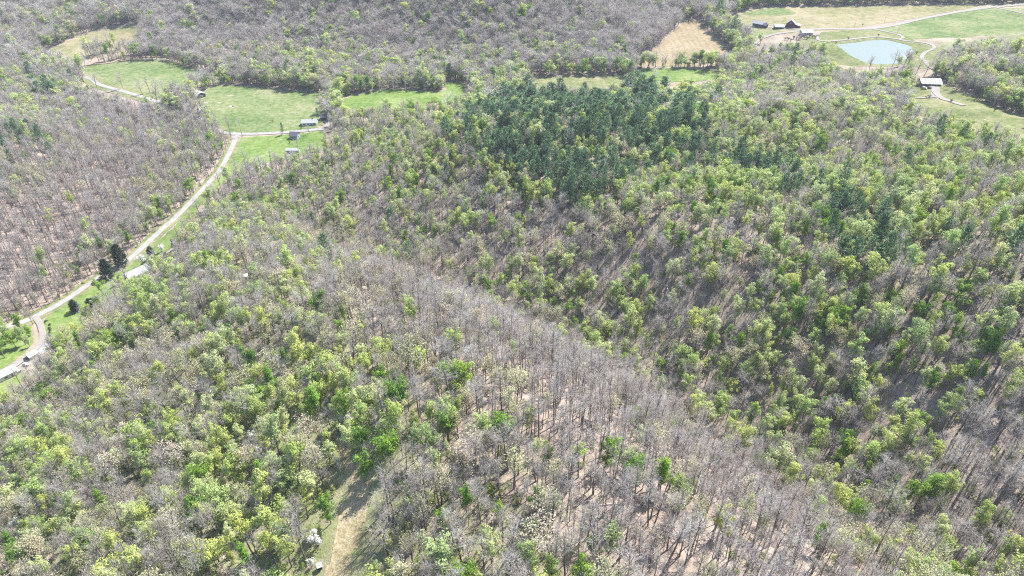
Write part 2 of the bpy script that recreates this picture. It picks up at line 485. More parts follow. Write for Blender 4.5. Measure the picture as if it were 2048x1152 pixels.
ROADS = [
    ('road', 'asphalt', 5.4, [(-80, 690), (20, 652), (75, 632), (130, 602), (200, 555), (265, 514), (330, 455), (400, 385), (440, 340), (462, 300), (474, 270)]),
    ('road_verge', 'meadow', 13.0, [(-80, 690), (20, 652), (75, 632), (130, 602), (200, 555), (265, 514), (330, 455), (400, 385), (440, 340), (462, 300), (474, 275)]),
    ('valley_verge', 'meadow', 24.0, [(0, 132), (60, 140), (110, 148), (175, 156), (200, 170), (250, 184), (300, 199), (350, 215), (400, 240), (440, 264)]),
    ('cross_road', 'asphalt', 6.4, [(-60, 128), (0, 132), (60, 140), (110, 148), (175, 156), (200, 170), (250, 184), (300, 199), (350, 215), (400, 240), (440, 264), (474, 268), (520, 268), (560, 266), (600, 263), (650, 258)]),
    ('farm_road', 'gravel', 8.0, [(2110, 4), (2048, 9), (1960, 18), (1850, 37), (1740, 57), (1650, 58), (1600, 59), (1545, 55), (1530, 52)]),
    ('pond_lane', 'gravel', 4.5, [(1742, 57), (1790, 68), (1806, 75), (1800, 80), (1850, 86), (1868, 95), (1848, 107), (1843, 118), (1856, 130), (1868, 140)]),
    ('dam_lane', 'gravel', 4.5, [(1800, 79), (1750, 75), (1690, 77), (1650, 83), (1636, 80), (1634, 74), (1625, 68)]),
    ('farm_lane', 'gravel', 6.0, [(1600, 62), (1560, 67), (1528, 75), (1510, 88), (1514, 104), (1524, 114)]),
    ('field_lane', 'gravel', 5.0, [(1990, 15), (2020, 22), (2090, 36)]),
    ('hilltop_drive', 'gravel', 6.5, [(1862, 172), (1870, 186), (1884, 197), (1930, 211)]),
    ('hilltop_track', 'gravel', 3.0, [(1825, 196), (1850, 197), (1876, 195)]),
    ('gravel_drive', 'gravel', 4.2, [(70, 634), (82, 652), (86, 672), (80, 690), (62, 708), (45, 722), (18, 742), (-20, 775)]),
    ('house_drive', 'gravel', 5.0, [(652, 256), (656, 248), (650, 242)]),
    ('lane', 'gravel', 4.0, [(232, 180), (210, 186), (192, 188)]),
    ('creek', 'creekbed', 4.0, [(70, 139), (140, 139), (172, 131), (222, 126), (240, 120), (300, 114), (362, 118), (420, 131), (470, 140), (560, 158), (650, 166), (760, 152), (900, 140), (1060, 142), (1180, 140)]),
]
RW = []
for n, mt, wd, px in ROADS:
    RW.append((n, mt, wd, smooth([at(*p)[:2] for p in px], 10)))

# shape the bed of the pond and level the road beds into the terrain
r_in = inside(POND, mx, my)
dpx = np.min(np.hypot(mx[..., None] - POND[None, None, ::3, 0], my[..., None] - POND[None, None, ::3, 1]), -1) if False else None
near = (np.abs(mx - pc[0]) < 130) & (np.abs(my - pc[1]) < 175)
dist = np.full(mx.shape, 1e3)
dist[near] = np.min(np.hypot(mx[near][:, None] - POND[:, 0], my[near][:, None] - POND[:, 1]), -1)
bank = np.clip(1 - dist / 22, 0, 1)
GH = np.where(r_in, POND_Z - np.clip(dist * 0.25, 0, 1.8), GH * (1 - bank) + (POND_Z + np.clip(dist * 0.12, 0, 1.5)) * bank)
for n, mt, wd, cl in RW:
    if n == 'creek' or 'verge' in n:
        continue
    hh = hgt(cl[:, 0], cl[:, 1])
    k = np.ones(9) / 9
    hh = np.convolve(np.pad(hh, 4, mode='edge'), k, 'valid')
    box = (mx > cl[:, 0].min() - 20) & (mx < cl[:, 0].max() + 20) & (my > cl[:, 1].min() - 20) & (my < cl[:, 1].max() + 20)
    xs, ys = mx[box], my[box]
    d = np.hypot(xs[:, None] - cl[None, :, 0], ys[:, None] - cl[None, :, 1])
    kk = d.argmin(1)
    dm = d.min(1)
    t = np.clip(1 - (dm - wd / 2 - 3) / 9, 0, 1)
    g = GH[box]
    GH[box] = g * (1 - t) + hh[kk] * t

# ------------------------------------------------------------------ zone maps (what grows where)
GREEN = ["2211111111055536", "3122444555753335", "1002335555675456", "0034312111255555", "0432222445346535", "3333444224555543", "2344444101445331", "3333335210122321", "2333333331011322"]
TAN   = ["1100000000022222", "2113344411334222", "1111122111222332", "0012222111221111", "0012333222211211", "1333344422221111", "4433324312221111", "4443324331111111", "4443333332111111"]
UNDER = ["2222111111122224", "3222233333332223", "1112222333333334", "0013321111122333", "0333222222223333", "3455443212333322", "4566654210222221", "5566775321012221", "4566664431111222"]
def zmap(M):
    return np.array([[int(c) for c in r] for r in M], float) / 10
ZG, ZT, ZU = zmap(GREEN), zmap(TAN), zmap(UNDER)
def zsamp(Z, px, py):
    fx = np.clip(np.asarray(px) / 128 - .5, 0, 15)
    fy = np.clip(np.asarray(py) / 128 - .5, 0, 8)
    i = np.minimum(fx.astype(int), 14)
    j = np.minimum(fy.astype(int), 7)
    tx = fx - i
    ty = fy - j
    return (Z[j, i] * (1 - tx) + Z[j, i + 1] * tx) * (1 - ty) + (Z[j + 1, i] * (1 - tx) + Z[j + 1, i + 1] * tx) * ty

# ------------------------------------------------------------------ the ground
gpx, gpy, gd = proj(mx, my, GH)
NY, NX = mx.shape
idx = np.arange(NY * NX).reshape(NY, NX)
F = np.stack([idx[:-1, :-1], idx[:-1, 1:], idx[1:, 1:], idx[1:, :-1]], -1).reshape(-1, 4)
me = mesh_from('ground', np.stack([mx, my, GH], -1).reshape(-1, 3), F, ['litter'], sm=True)
ga = me.attributes.new('green', 'FLOAT', 'POINT')
ga.data.foreach_set('value', np.clip(zsamp(ZU, gpx, gpy), 0, 1).astype(np.float32).ravel())
tag(link('ground', me), 'brown leaf-littered forest floor over the hills and valley', kind='structure')

def drape(name, poly, mat, off, step, label, edge=2.0, kind='structure'):
    x0, y0 = poly.min(0) - 3
    x1, y1 = poly.max(0) + 3
    xs = np.arange(x0, x1, step)
    ys = np.arange(y0, y1, step)
    X, Y = np.meshgrid(xs, ys)
    jx = (vnoise(X, Y, 7, 11) - .5) * 2 * edge
    jy = (vnoise(X, Y, 7, 12) - .5) * 2 * edge
    ok = inside(poly, X + jx, Y + jy)
    q = ok[:-1, :-1] & ok[1:, :-1] & ok[:-1, 1:] & ok[1:, 1:]
    id_ = np.arange(X.size).reshape(X.shape)
    F = np.stack([id_[:-1, :-1][q], id_[:-1, 1:][q], id_[1:, 1:][q], id_[1:, :-1][q]], -1)
    if len(F) == 0:
        return None
    u, inv = np.unique(F, return_inverse=True)
    V = np.stack([X.ravel()[u], Y.ravel()[u], hgt(X.ravel()[u], Y.ravel()[u]) + off], -1)
    o = link(name, mesh_from(name, V, inv.reshape(F.shape), [mat], sm=True))
    return tag(o, label, kind=kind)
FL = {'pasture': 'wide green pasture above the road junction', 'lawn': 'green lawn below the cross road beside the small slate-roofed house',
      'roadside_lawn': 'green verge along the near side of the diagonal road', 'house_pasture': 'pasture with scattered bare trees beyond the long pale barn',
      'hay_field': 'pale straw-coloured field at the foot of the far left hill', 'creek_meadow': 'bright green meadow strip along the valley tree line',
      'valley_meadow': 'pale meadow behind the pine knoll', 'green_meadow': 'bright green meadow below the stubble field', 'stubble_field': 'tan stubble field with mowing lines',
      'farm_field': 'large pale hay field behind the red barn', 'grass_strip': 'green strip of grass along the far wood', 'farm_yard': 'green grass beside the dark blue barn',
      'grass_field': 'green field beside the farm road', 'pond_meadow': 'dry meadow around the pond', 'scrub_field': 'scrubby grey-green ground right of the pond lane',
      'hilltop_lawn': 'mown strip beside the long white-roofed building', 'clearing': 'pale dry clearing in the near woods', 'woodland_track': 'pale woodland track leading off the clearing',
      'glade': 'pale grassy glade around the small stilted hut', 'trailer_yard': 'green grass beside the long trailer', 'drive_lawn': 'grass under the bright green trees between road and drive', 'woodland_glade': 'pale dirt glade in the near woods'}
for i, (n, mt, pl) in enumerate(FW):
    lift = 0.30 if n in ('grass_strip', 'farm_yard', 'green_meadow') else 0.15
    drape(n, pl, mt, lift, 1.5, FL[n], 0.8 if n in ('clearing', 'woodland_track', 'glade', 'woodland_glade') else 2.2)
WATER = [tuple(p) for p in POND]
big = pc + (POND - pc) * 1.10
drape('pond_bank', big, 'mudbank', 0.10, 1.5, 'bare tan bank around the pond', 1.0)
tag(link('pond', mesh_from('pond', [(x, y, POND_Z) for x, y in pc + (POND - pc) * 1.03], [list(range(len(POND)))], ['water'])), 'pale turquoise farm pond among the fields', kind='structure')

def ribbon(name, mat, wd, cl, off, label, sub=5):
    d = np.gradient(cl, axis=0)
    d /= np.linalg.norm(d, axis=1)[:, None] + 1e-9
    nrm = np.stack([-d[:, 1], d[:, 0]], -1)
    s = np.r_[0, np.cumsum(np.linalg.norm(np.diff(cl, axis=0), axis=1))]
    wob = (vnoise(s, s * 0 + 3.3, 9, 5) - .5) * wd * 0.12
    V = []
    for k in range(sub + 1):
        t = (k / sub - .5)
        p = cl + nrm * (t * (wd + 2 * wob * np.sign(t) * (abs(t) > .4)))[:, None] if np.ndim(wob) else cl
        z = hgt(p[:, 0], p[:, 1]) + off + (0.06 if 0 < k < sub else 0)
        V.append(np.c_[p, z])
    V = np.array(V)
    n = len(cl)
    id_ = np.arange((sub + 1) * n).reshape(sub + 1, n)
    F = np.stack([id_[:-1, :-1], id_[:-1, 1:], id_[1:, 1:], id_[1:, :-1]], -1).reshape(-1, 4)[:, ::-1]
    return tag(link(name, mesh_from(name, V.reshape(-1, 3), F, [mat], sm=True)), label, kind='structure')
RL = {'road_verge': 'weedy grass verge along the diagonal road', 'valley_verge': 'weedy grass verge along the valley road',
      'road': 'pale country road running diagonally along the foot of the left hill', 'cross_road': 'pale valley road passing the houses and the junction',
      'farm_road': 'wide pale farm road crossing the far fields', 'pond_lane': 'gravel lane winding right of the pond', 'dam_lane': 'gravel lane along the far shore of the pond',
      'farm_lane': 'gravel lane curving down from the barns', 'field_lane': 'lane branching off the farm road at the far right', 'hilltop_drive': 'pale gravel drive in front of the white-roofed building',
      'hilltop_track': 'thin pale track left of the gravel drive', 'gravel_drive': 'gravel drive curving from the road to the parked cars', 'house_drive': 'short drive up to the dark-roofed garage',
      'lane': 'short pale lane joining the valley road', 'creek': 'tan gravelly creek bed along the valley trees'}
for i, (n, mt, wd, cl) in enumerate(RW):
    fine = [cl[0]]
    L = np.r_[0, np.cumsum(np.linalg.norm(np.diff(cl, axis=0), axis=1))]
    t = np.arange(0, L[-1], 2.0)
    cl2 = np.c_[np.interp(t, L, cl[:, 0]), np.interp(t, L, cl[:, 1])]
    ribbon(n, mt, wd, cl2, (0.22 if 'verge' in n else 0.42) + 0.03 * i, RL[n])

# ------------------------------------------------------------------ plant shapes
class Geo:
    def __init__(s):
        s.V, s.F, s.n = [], [], 0
    def add(s, V, F):
        V = np.asarray(V, np.float32)
        s.V.append(V)
        s.F.append(np.asarray(F, np.int32) + s.n)
        s.n += len(V)
    def arrays(s):
        return np.concatenate(s.V), np.concatenate(s.F)
def unit(v):
    return v / (np.linalg.norm(v, axis=-1, keepdims=True) + 1e-9)
def segs(g, A, B, ra, rb, k=3):
    """tapered k-sided sticks, all at once (quads)"""
    A, B = np.asarray(A, float), np.asarray(B, float)
    ra, rb = np.broadcast_to(ra, len(A)), np.broadcast_to(rb, len(A))
    d = unit(B - A)
    up = np.where(np.abs(d[:, 2:3]) > 0.9, np.array([[1., 0, 0]]), np.array([[0, 0, 1.]]))
    u = unit(np.cross(d, up))
    v = np.cross(d, u)
    V = []
    for base, r in ((A, ra), (B, rb)):
        for i in range(k):
            a = 2 * math.pi * i / k
            V.append(base + (u * math.cos(a) + v * math.sin(a)) * r[:, None])
    V = np.stack(V, 1)
    n = len(A)
    off = np.arange(n)[:, None] * 2 * k
    F = [np.concatenate([off + i, off + (i + 1) % k, off + k + (i + 1) % k, off + k + i], 1) for i in range(k)]
    g.add(V.reshape(-1, 3), np.concatenate(F))
def strips(g, A, B, wd, rg, flat=False):
    """thin flat tapering twigs (quads)"""
    d = unit(B - A)
    u = unit(np.cross(d, np.array([0, 0, 1.]) + rg.normal(size=A.shape) * .35)) if flat else unit(np.cross(d, rg.normal(size=A.shape)))
    h = (u * np.asarray(wd).reshape(-1, 1)) / 2
    V = np.stack([A - h, A + h, B + h * .35, B - h * .35], 1).reshape(-1, 3)
    g.add(V, np.arange(len(A) * 4).reshape(-1, 4))
def cards(g, C, N, size, rg, asp=0.8):
    """leaf tufts: bent little quads round C facing N"""
    N = unit(N)
    u = unit(np.cross(N, rg.normal(size=C.shape)))
    v = np.cross(N, u)
    s = np.asarray(size).reshape(-1, 1) / 2
    V = np.stack([C - u * s * (0.6 + 0.5 * rg.random((len(C), 1))) - v * s * asp, C + u * s - v * s * asp * .5, C + u * s * .7 + v * s * asp, C - u * s + v * s * asp * .6], 1)
    g.add(V.reshape(-1, 3), np.arange(len(C) * 4).reshape(-1, 4))
def skeleton(rg, H, spread, first=0.38, nlimb=11, crook=0.06, fork=False, rise=(0.55, 1.2)):
    """trunk and limbs: list of (A,B,ra,rb), plus limb polylines to hang twigs on"""
    A, B, ra, rb, limbs = [], [], [], [], []
    r0 = 0.0115 * H + 0.03
    n = 7
    p = np.zeros(3)
    lean = rg.normal(size=2) * 0.03
    pts = [p.copy()]
    for i in range(n):
        q = p + np.array([(lean[0] + rg.normal() * crook * .35), (lean[1] + rg.normal() * crook * .35), 1.0]) * H * 0.88 / n
        A.append(p); B.append(q)
        ra.append(r0 * (1 - i / n) ** .8 + .03); rb.append(r0 * (1 - (i + 1) / n) ** .8 + .03)
        p = q
        pts.append(p.copy())
    pts = np.array(pts)
    limbs.append(pts[4:])
    for k in range(nlimb):
        t = first + (0.9 - first) * (k + rg.random()) / nlimb
        f = t * n
        i = min(int(f), n - 1)
        s = pts[i] + (pts[i + 1] - pts[i]) * (f - i)
        az = k * 2.4 + rg.normal() * .5
        L = spread * (1.15 - 0.55 * (t - first) / (0.9 - first)) * (0.75 + 0.5 * rg.random())
        rise_ = rg.uniform(*rise)
        d = np.array([math.cos(az), math.sin(az), rise_])
        d /= np.linalg.norm(d)
        pl = [s]
        rr = r0 * (1 - t) * 0.62 + 0.03
        m = 4
        for j in range(m):
            d = d + rg.normal(size=3) * (0.10 + crook) + np.array([0, 0, 0.10])
            d /= np.linalg.norm(d)
            e = pl[-1] + d * L / m
            A.append(pl[-1]); B.append(e)
            ra.append(rr * (1 - j / m) + .02); rb.append(rr * (1 - (j + 1) / m) + .015)
            pl.append(e)
        limbs.append(np.array(pl))
        for j in (1, 2, 3):
            d2 = unit(d + rg.normal(size=3) * .75 + np.array([0, 0, .25]))
            e = pl[j] + d2 * L * rg.uniform(.3, .55)
            A.append(pl[j]); B.append(e)
            ra.append(rr * .4 + .015); rb.append(.012)
            limbs.append(np.array([pl[j], (pl[j] + e) / 2 + rg.normal(size=3) * .1, e]))
    return (np.array(A), np.array(B), np.array(ra), np.array(rb)), limbs
def along(limbs, n, rg, lo=0.25):
    """random points on limbs, weighted by length, with the limb direction"""
    S0 = np.concatenate([l[:-1] for l in limbs])
    S1 = np.concatenate([l[1:] for l in limbs])
    L = np.linalg.norm(S1 - S0, axis=1)
    k = rg.choice(len(L), n, p=L / L.sum())
    t = rg.random((n, 1))
    return S0[k] + (S1[k] - S0[k]) * t, unit(S1[k] - S0[k])
def twigs(g, limbs, n, rg, L=(0.8, 2.0), wd=(.035, .06)):
    C, D = along(limbs, n, rg)
    d = unit(D * .9 + rg.normal(size=C.shape) * .65 + np.array([0, 0, .45]))
    l = rg.uniform(*L, size=(n, 1))
    m = C + d * l * .55
    strips(g, C, m, rg.uniform(*wd, size=n), rg)
    for _ in range(2):
        d2 = unit(d + rg.normal(size=C.shape) * .5 + np.array([0, 0, .2]))
        strips(g, m, m + d2 * l * .55, rg.uniform(wd[0] * .7, wd[1] * .75, size=n), rg)
    return m

def make_bare(seed, H, spread, first, ntw, **kw):
    rg = np.random.default_rng(seed)
    S, limbs = skeleton(rg, H, spread, first, **kw)
    t, c = Geo(), Geo()
    segs(t, *S, k=4)
    twigs(c, limbs, ntw, rg)
    return t, c
def make_bud(seed, H, spread, first, ntw, nbud, **kw):
    rg = np.random.default_rng(seed)
    S, limbs = skeleton(rg, H, spread, first, **kw)
    t, c = Geo(), Geo()
    segs(t, *S, k=4)
    m = twigs(t, limbs, ntw, rg)
    k = rg.integers(0, len(m), nbud)
    C = m[k] + rg.normal(size=(nbud, 3)) * .45 + np.array([0, 0, .25])
    cards(c, C, rg.normal(size=C.shape) + np.array([0, 0, .6]), rg.uniform(.2, .4, nbud), rg)
    return t, c
def make_leafy(seed, H, spread, first, nclump, per, size, shape='round', **kw):
    rg = np.random.default_rng(seed)
    S, limbs = skeleton(rg, H, spread, first, **kw)
    t, c = Geo(), Geo()
    segs(t, *S, k=4)
    C0, D = along(limbs, nclump, rg)
    zc = (C0[:, 2] / H)
    keep = zc > first * 0.8
    C0 = C0[keep]
    cr = rg.uniform(.6, 1.3, len(C0)) * (spread / 4.0) ** .5
    k = np.repeat(np.arange(len(C0)), per)
    d = unit(rg.normal(size=(len(k), 3)) * np.array([1, 1, .75]) + np.array([0, 0, .25]))
    rr = cr[k][:, None] * rg.uniform(.72, 1.05, (len(k), 1))
    C = C0[k] + d * rr
    cards(c, C, d + rg.normal(size=C.shape) * .3 + np.array([0, 0, .35]), rg.uniform(size * .65, size * 1.3, len(k)), rg)
    return t, c
def make_pine(seed, H, spread, first=.25, nwh=11, per=6, needles=13, up=0.3):
    rg = np.random.default_rng(seed)
    t, c = Geo(), Geo()
    n = 6
    zs = np.linspace(0, H, n + 1)
    r = 0.012 * H + .05
    px_ = np.cumsum(np.r_[[[0, 0]], rg.normal(size=(n, 2)) * .08], 0)
    pts = np.c_[px_, zs]
    segs(t, pts[:-1], pts[1:], r * (1 - np.arange(n) / n) + .02, r * (1 - np.arange(1, n + 1) / n) + .02, 4)
    A, B = [], []
    for wv in range(nwh):
        tt = first + (0.97 - first) * (wv + .5 * rg.random()) / nwh
        z = tt * H
        a0 = rg.random() * 6.28
        q = (tt - first) / (1 - first)
        L = spread * (1 - q) ** .7 * (0.55 + 0.45 * min(1, q * 4 + .4))
        for b_ in range(per):
            if rg.random() < .12:
                continue
            az = a0 + b_ * 6.283 / per + rg.normal() * .2
            l = L * rg.uniform(.65, 1.2) + .35
            cxy = np.array([np.interp(z, zs, pts[:, 0]), np.interp(z, zs, pts[:, 1]), z])
            e = cxy + np.array([math.cos(az), math.sin(az), up + .5 * q + rg.normal() * .12]) * l
            A.append(cxy); B.append(e)
    A, B = np.array(A), np.array(B)
    segs(t, A, A + (B - A) * .8, .05, .02, 3)
    k = np.repeat(np.arange(len(A)), needles)
    s = rg.uniform(.25, 1.05, (len(k), 1))
    base = A[k] + (B[k] - A[k]) * s
    d = unit(unit(B[k] - A[k]) * .8 + rg.normal(size=base.shape) * .5 + np.array([0, 0, .35]))
    ln = rg.uniform(.8, 1.7, (len(k), 1))
    strips(c, base, base + d * ln, rg.uniform(.26, .5, len(k)), rg, True)
    top = np.array([pts[-1]] * 10)
    strips(c, top - [0, 0, .8], top + unit(rg.normal(size=(10, 3)) * .4 + [0, 0, 1]) * 1.1, np.full(10, .2), rg)
    return t, c
def make_bush(seed, H, rad, n, size, stems=5):
    rg = np.random.default_rng(seed)
    t, c = Geo(), Geo()
    A = np.zeros((stems, 3))
    B = np.c_[rg.normal(size=(stems, 2)) * rad * .5, rg.uniform(.5, .9, stems) * H]
    segs(t, A, B, .05, .015, 3)
    nb = max(3, n // 14)
    cc = np.c_[rg.normal(size=(nb, 2)) * rad * .42, rg.uniform(.25, .8, nb) * H]
    k = rg.integers(0, nb, n)
    d = unit(rg.normal(size=(n, 3)) + np.array([0, 0, .3]))
    C = cc[k] + d * np.array([rad * .4, rad * .4, H * .25]) * rg.uniform(.5, 1, (n, 1))
    C[:, 2] = np.abs(C[:, 2])
    cards(c, C, d + rg.normal(size=C.shape) * .4, rg.uniform(size * .7, size * 1.3, n), rg)
    return t, c

PROTO = {}      # kind -> list of (trunk mesh, crown mesh, joined mesh, height, crown radius)
def reg(kind, gen, tm, cm, H, rad):
    t, c = gen
    tv, tf = t.arrays()
    cv, cf = c.arrays()
    tme = mesh_from(kind + '_trunk', tv, tf, [tm])
    cme = mesh_from(kind + '_crown', cv, cf, [cm])
    jm = mesh_from(kind + '_whole', np.concatenate([tv, cv]), np.concatenate([tf, cf + len(tv)]), [tm, cm], [0] * len(tf) + [1] * len(cf))
    PROTO.setdefault(kind, []).append((tme, cme, jm, H, rad))
for i, (H, sp, fi, nl) in enumerate([(20, 4.4, .42, 12), (22, 5.0, .46, 13), (17, 4.0, .38, 12), (19, 6.0, .34, 14), (23, 4.2, .54, 12), (12, 3.8, .24, 11), (21, 3.6, .5, 10), (16, 5.2, .32, 13), (9, 2.8, .2, 9)]):
    reg('bare_tree', make_bare(100 + i, H, sp, fi, [360, 360, 330, 400, 210, 260, 190, 380, 150][i], nlimb=nl, crook=.07 + .03 * (i % 4)), 'bark', 'twig', H, sp)
for i, (H, sp, fi) in enumerate([(18, 5.0, .38), (16, 5.2, .34), (20, 5.4, .42), (12, 4.2, .26), (14, 4.0, .3), (21, 4.4, .46)]):
    reg('budding_tree', make_bud(200 + i, H, sp, fi, 170, 900, nlimb=13, crook=.08), 'bark', 'bud', H, sp)
for i, (H, sp, fi, nc) in enumerate([(18, 4.6, .36, 84), (16, 4.8, .3, 80), (20, 4.2, .42, 76), (12, 3.8, .24, 60), (17, 5.8, .32, 96), (21, 3.6, .4, 70), (14, 3.2, .22, 56), (9, 3.0, .2, 44)]):
    reg('lime_tree', make_leafy(300 + i, H, sp, fi, nc, 25, .36, nlimb=12), 'bark', 'lime', H, sp)
for i, (H, sp, fi, nc) in enumerate([(15, 4.2, .28, 84), (17, 4.8, .3, 100), (11, 3.6, .2, 64), (18, 3.6, .34, 78), (13, 4.6, .24, 84)]):
    reg('green_tree', make_leafy(400 + i, H, sp, fi, nc, 26, .36, nlimb=12), 'bark', 'vivid', H, sp)
for i, (H, sp, fi) in enumerate([(22, 4.0, .35), (20, 3.6, .3), (24, 4.2, .42), (18, 3.4, .22), (15, 3.2, .2), (26, 4.6, .45)]):
    reg('pine_tree', make_pine(500 + i, H, sp, fi), 'bark', 'needle', H, sp)
for i, (H, sp) in enumerate([(9, 2.6), (14, 3.4)]):
    reg('cedar_tree', make_pine(550 + i, H, sp, .06, 15, 8, 15, .25), 'bark', 'cedar', H, sp)
for i, (H, sp) in enumerate([(6.5, 2.6), (8, 3.0)]):
    reg('dogwood_tree', make_leafy(600 + i, H, sp,   .25, 40, 16, .36, nlimb=9, rise=(.2, .6)), 'bark', 'blossom', H, sp)
for i, (H, sp) in enumerate([(20, 5.2), (24, 6.0)]):
    reg('sycamore_tree', make_bare(650 + i, H, sp, .34, 360, nlimb=13, crook=.1), 'pale_bark', 'pale_bark', H, sp)
for i, (H, rad, n, s) in enumerate([(2.6, 1.6, 70, .42), (3.8, 1.9, 95, .45), (1.6, 1.5, 50, .36), (5.0, 1.7, 110, .42)]):
    reg('sapling', make_bush(700 + i, H, rad, n, s), 'bark', 'under', H, rad)
for i, (H, rad) in enumerate([(1.3, 1.0), (2.4, 1.7)]):
    reg('shrub', make_bush(750 + i, H, rad, 90, .35), 'bark', 'cedar', H, rad)

# ------------------------------------------------------------------ where plants stand
def keep_clear(x, y, mfield=1.5, mroad=1.8):
    bad = np.zeros(len(x), bool)
    for n, mt, pl in FW:
        bad |= inside(pl, x, y)
    bad |= inside(pc + (POND - pc) * 1.12, x, y)
    for pl in OPEN:
        bad |= inside(pl, x, y) & (np.random.default_rng(13).random(len(x)) < .992)
    for n, mt, wd, cl in RW:
        if 'verge' in n:
            continue
        s = (x > cl[:, 0].min() - 12) & (x < cl[:, 0].max() + 12) & (y > cl[:, 1].min() - 12) & (y < cl[:, 1].max() + 12)
        if s.any():
            d = np.hypot(x[s][:, None] - cl[None, :, 0], y[s][:, None] - cl[None, :, 1]).min(1)
            q = np.zeros(len(x), bool)
            q[s] = d < (wd / 2 + mroad)
            bad |= q
    for (bx_, by_, br) in BLD:
        bad |= np.hypot(x - bx_, y - by_) < br
    return bad
BLD = []
OPEN = [wpoly(p) for p in [
    [(470, 300), (505, 305), (515, 325), (470, 362), (425, 415), (385, 465), (360, 508), (325, 540), (300, 572), (250, 584), (235, 610), (195, 645), (155, 695), (115, 705), (110, 690), (92, 640), (200, 562), (300, 492), (400, 392), (452, 332)],
    [(-40, 730), (60, 690), (112, 690), (105, 725), (70, 765), (30, 800), (-40, 840)],
    [(640, 260), (662, 245), (672, 275), (650, 312), (610, 325), (560, 335), (510, 345), (490, 330)],
    [(630, 1300), (722, 1300), (770, 1100), (775, 1000), (762, 945), (690, 940), (655, 1010), (638, 1090)],
    [(690, 200), (930, 195), (945, 218), (905, 232), (760, 240), (695, 248), (678, 215)],
    [(1050, 170), (1270, 160), (1285, 180), (1210, 204), (1080, 206)],
    [(1270, 155), (1440, 150), (1445, 182), (1385, 196), (1285, 196)],
    [(1640, 118), (1860, 130), (1866, 158), (1800, 170), (1700, 168), (1640, 150)],
    [(1818, 190), (1905, 205), (1960, 226), (2060, 260), (2060, 310), (1960, 285), (1900, 262), (1820, 252), (1810, 200)],
    [(88, 112), (152, 126), (250, 97), (288, 88), (300, 100), (250, 112), (150, 138), (85, 125)],
    [(170, 160), (230, 178), (300, 200), (335, 212), (325, 238), (240, 222), (160, 195)],
    [(1800, 66), (2090, 48), (2090, 84), (1985, 98), (1880, 104)],
    [(1640, 66), (1750, 50), (1960, 8), (2100, 0), (2100, 24), (1990, 24), (1750, 66)],
    [(1496, 38), (1640, 42), (1668, 70), (1640, 84), (1496, 76)],
    [(1500, 60), (1540, 68), (1640, 76), (1660, 100), (1600, 112), (1520, 122), (1500, 100)],
]]
def spot(px, py, r):
    x, y, z = at(px, py)
    BLD.append((x, y, r))
for a in [(620, 247, 9), (590, 277, 6.5), (650, 240, 6), (586, 304, 8), (392, 192, 13), (404, 223, 5), (278, 548, 10), (4, 758, 12), (62, 716, 5), (40, 742, 4), (18, 732, 4),
          (1520, 50, 10), (1558, 56, 8), (1585, 52, 10), (1612, 66, 8), (1857, 166, 13), (1851, 178, 6), (493, 556, 3), (638, 1130, 3), (50, 150, 8), (1275, 174, 7), (1857, 147, 4)]:
    spot(a[0], a[1], a[2] * 1.3)

cand = []
def jgrid(step, y0, y1, seed):
    rg = np.random.default_rng(seed)
    xs = np.arange(-1100, 1160, step)
    ys = np.arange(y0, y1, step)
    X, Y = np.meshgrid(xs, ys)
    X = (X + rg.uniform(-.48, .48, X.shape) * step).ravel()
    Y = (Y + rg.uniform(-.48, .48, Y.shape) * step).ravel()
    return X, Y
X, Y = jgrid(4.9, 58, 1465, 3)
Z = hgt(X, Y)
px, py, dd = proj(X, Y, Z + 10)
m_ = np.where(dd < 435, 150, 90)
ok = (px > -m_) & (px < 2048 + m_) & (py > -60) & (py < 1152 + 260) & (dd > 60)
X, Y, Z = X[ok], Y[ok], Z[ok]
ok = ~keep_clear(X, Y)
X, Y, Z = X[ok], Y[ok], Z[ok]
px, py, dd = proj(X, Y, Z + 14)
N = len(X)
rg = np.random.default_rng(21)
clump = vnoise(X, Y, 30, 31) * .6 + vnoise(X, Y, 13, 32) * .4
clump2 = vnoise(X, Y, 38, 41) * .6 + vnoise(X, Y, 15, 42) * .4
u = rg.random(N)
gr = zsamp(ZG, px, py)
tn = zsamp(ZT, px, py)
# pines
PINES = [[(880, 270), (960, 215), (1060, 185), (1180, 195), (1240, 195), (1300, 235), (1390, 250), (1410, 270), (1395, 330), (1300, 330), (1260, 350), (1240, 385), (1160, 405), (1110, 390), (1060, 350), (1000, 320), (940, 300)],
         [(1240, 165), (1330, 180), (1400, 215), (1410, 260), (1340, 250), (1260, 215)],
         [(1380, 250), (1480, 290), (1620, 350), (1740, 400), (1800, 440), (1740, 440), (1600, 375), (1470, 320), (1370, 290)],
         [(0, 245), (70, 240), (110, 270), (100, 320), (30, 345), (-30, 340)],
         [(1650, 450), (1750, 450), (1830, 490), (1760, 520), (1680, 505)],
         [(1840, 460), (1960, 465), (2060, 480), (2060, 515), (1930, 505)],
         [(60, 150), (100, 165), (170, 160), (175, 180), (100, 190), (50, 180)]]
pine_p = np.zeros(N)
jx = (vnoise(X, Y, 22, 51) - .5) * 60
jy = (vnoise(X, Y, 22, 52) - .5) * 40
for k, pl in enumerate(PINES):
    pine_p = np.maximum(pine_p, inside(pl, px + jx, py + jy) * (np.where(vnoise(X, Y, 26, 55) > .44, .74, .25) if k in (0, 1) else np.where(vnoise(X, Y, 26, 56) > .45, .6, .2) * (.5 if k in (3, 6) else 1)))
pine_p = np.maximum(pine_p, 0.004 * (py < 520) * (px > 500))
kind = np.full(N, 'bare_tree', dtype=object)
rid = np.interp(px, [480, 720, 1000, 1180, 1350, 1450, 1550, 1650, 1800], [480, 505, 590, 680, 770, 850, 940, 1050, 1150])
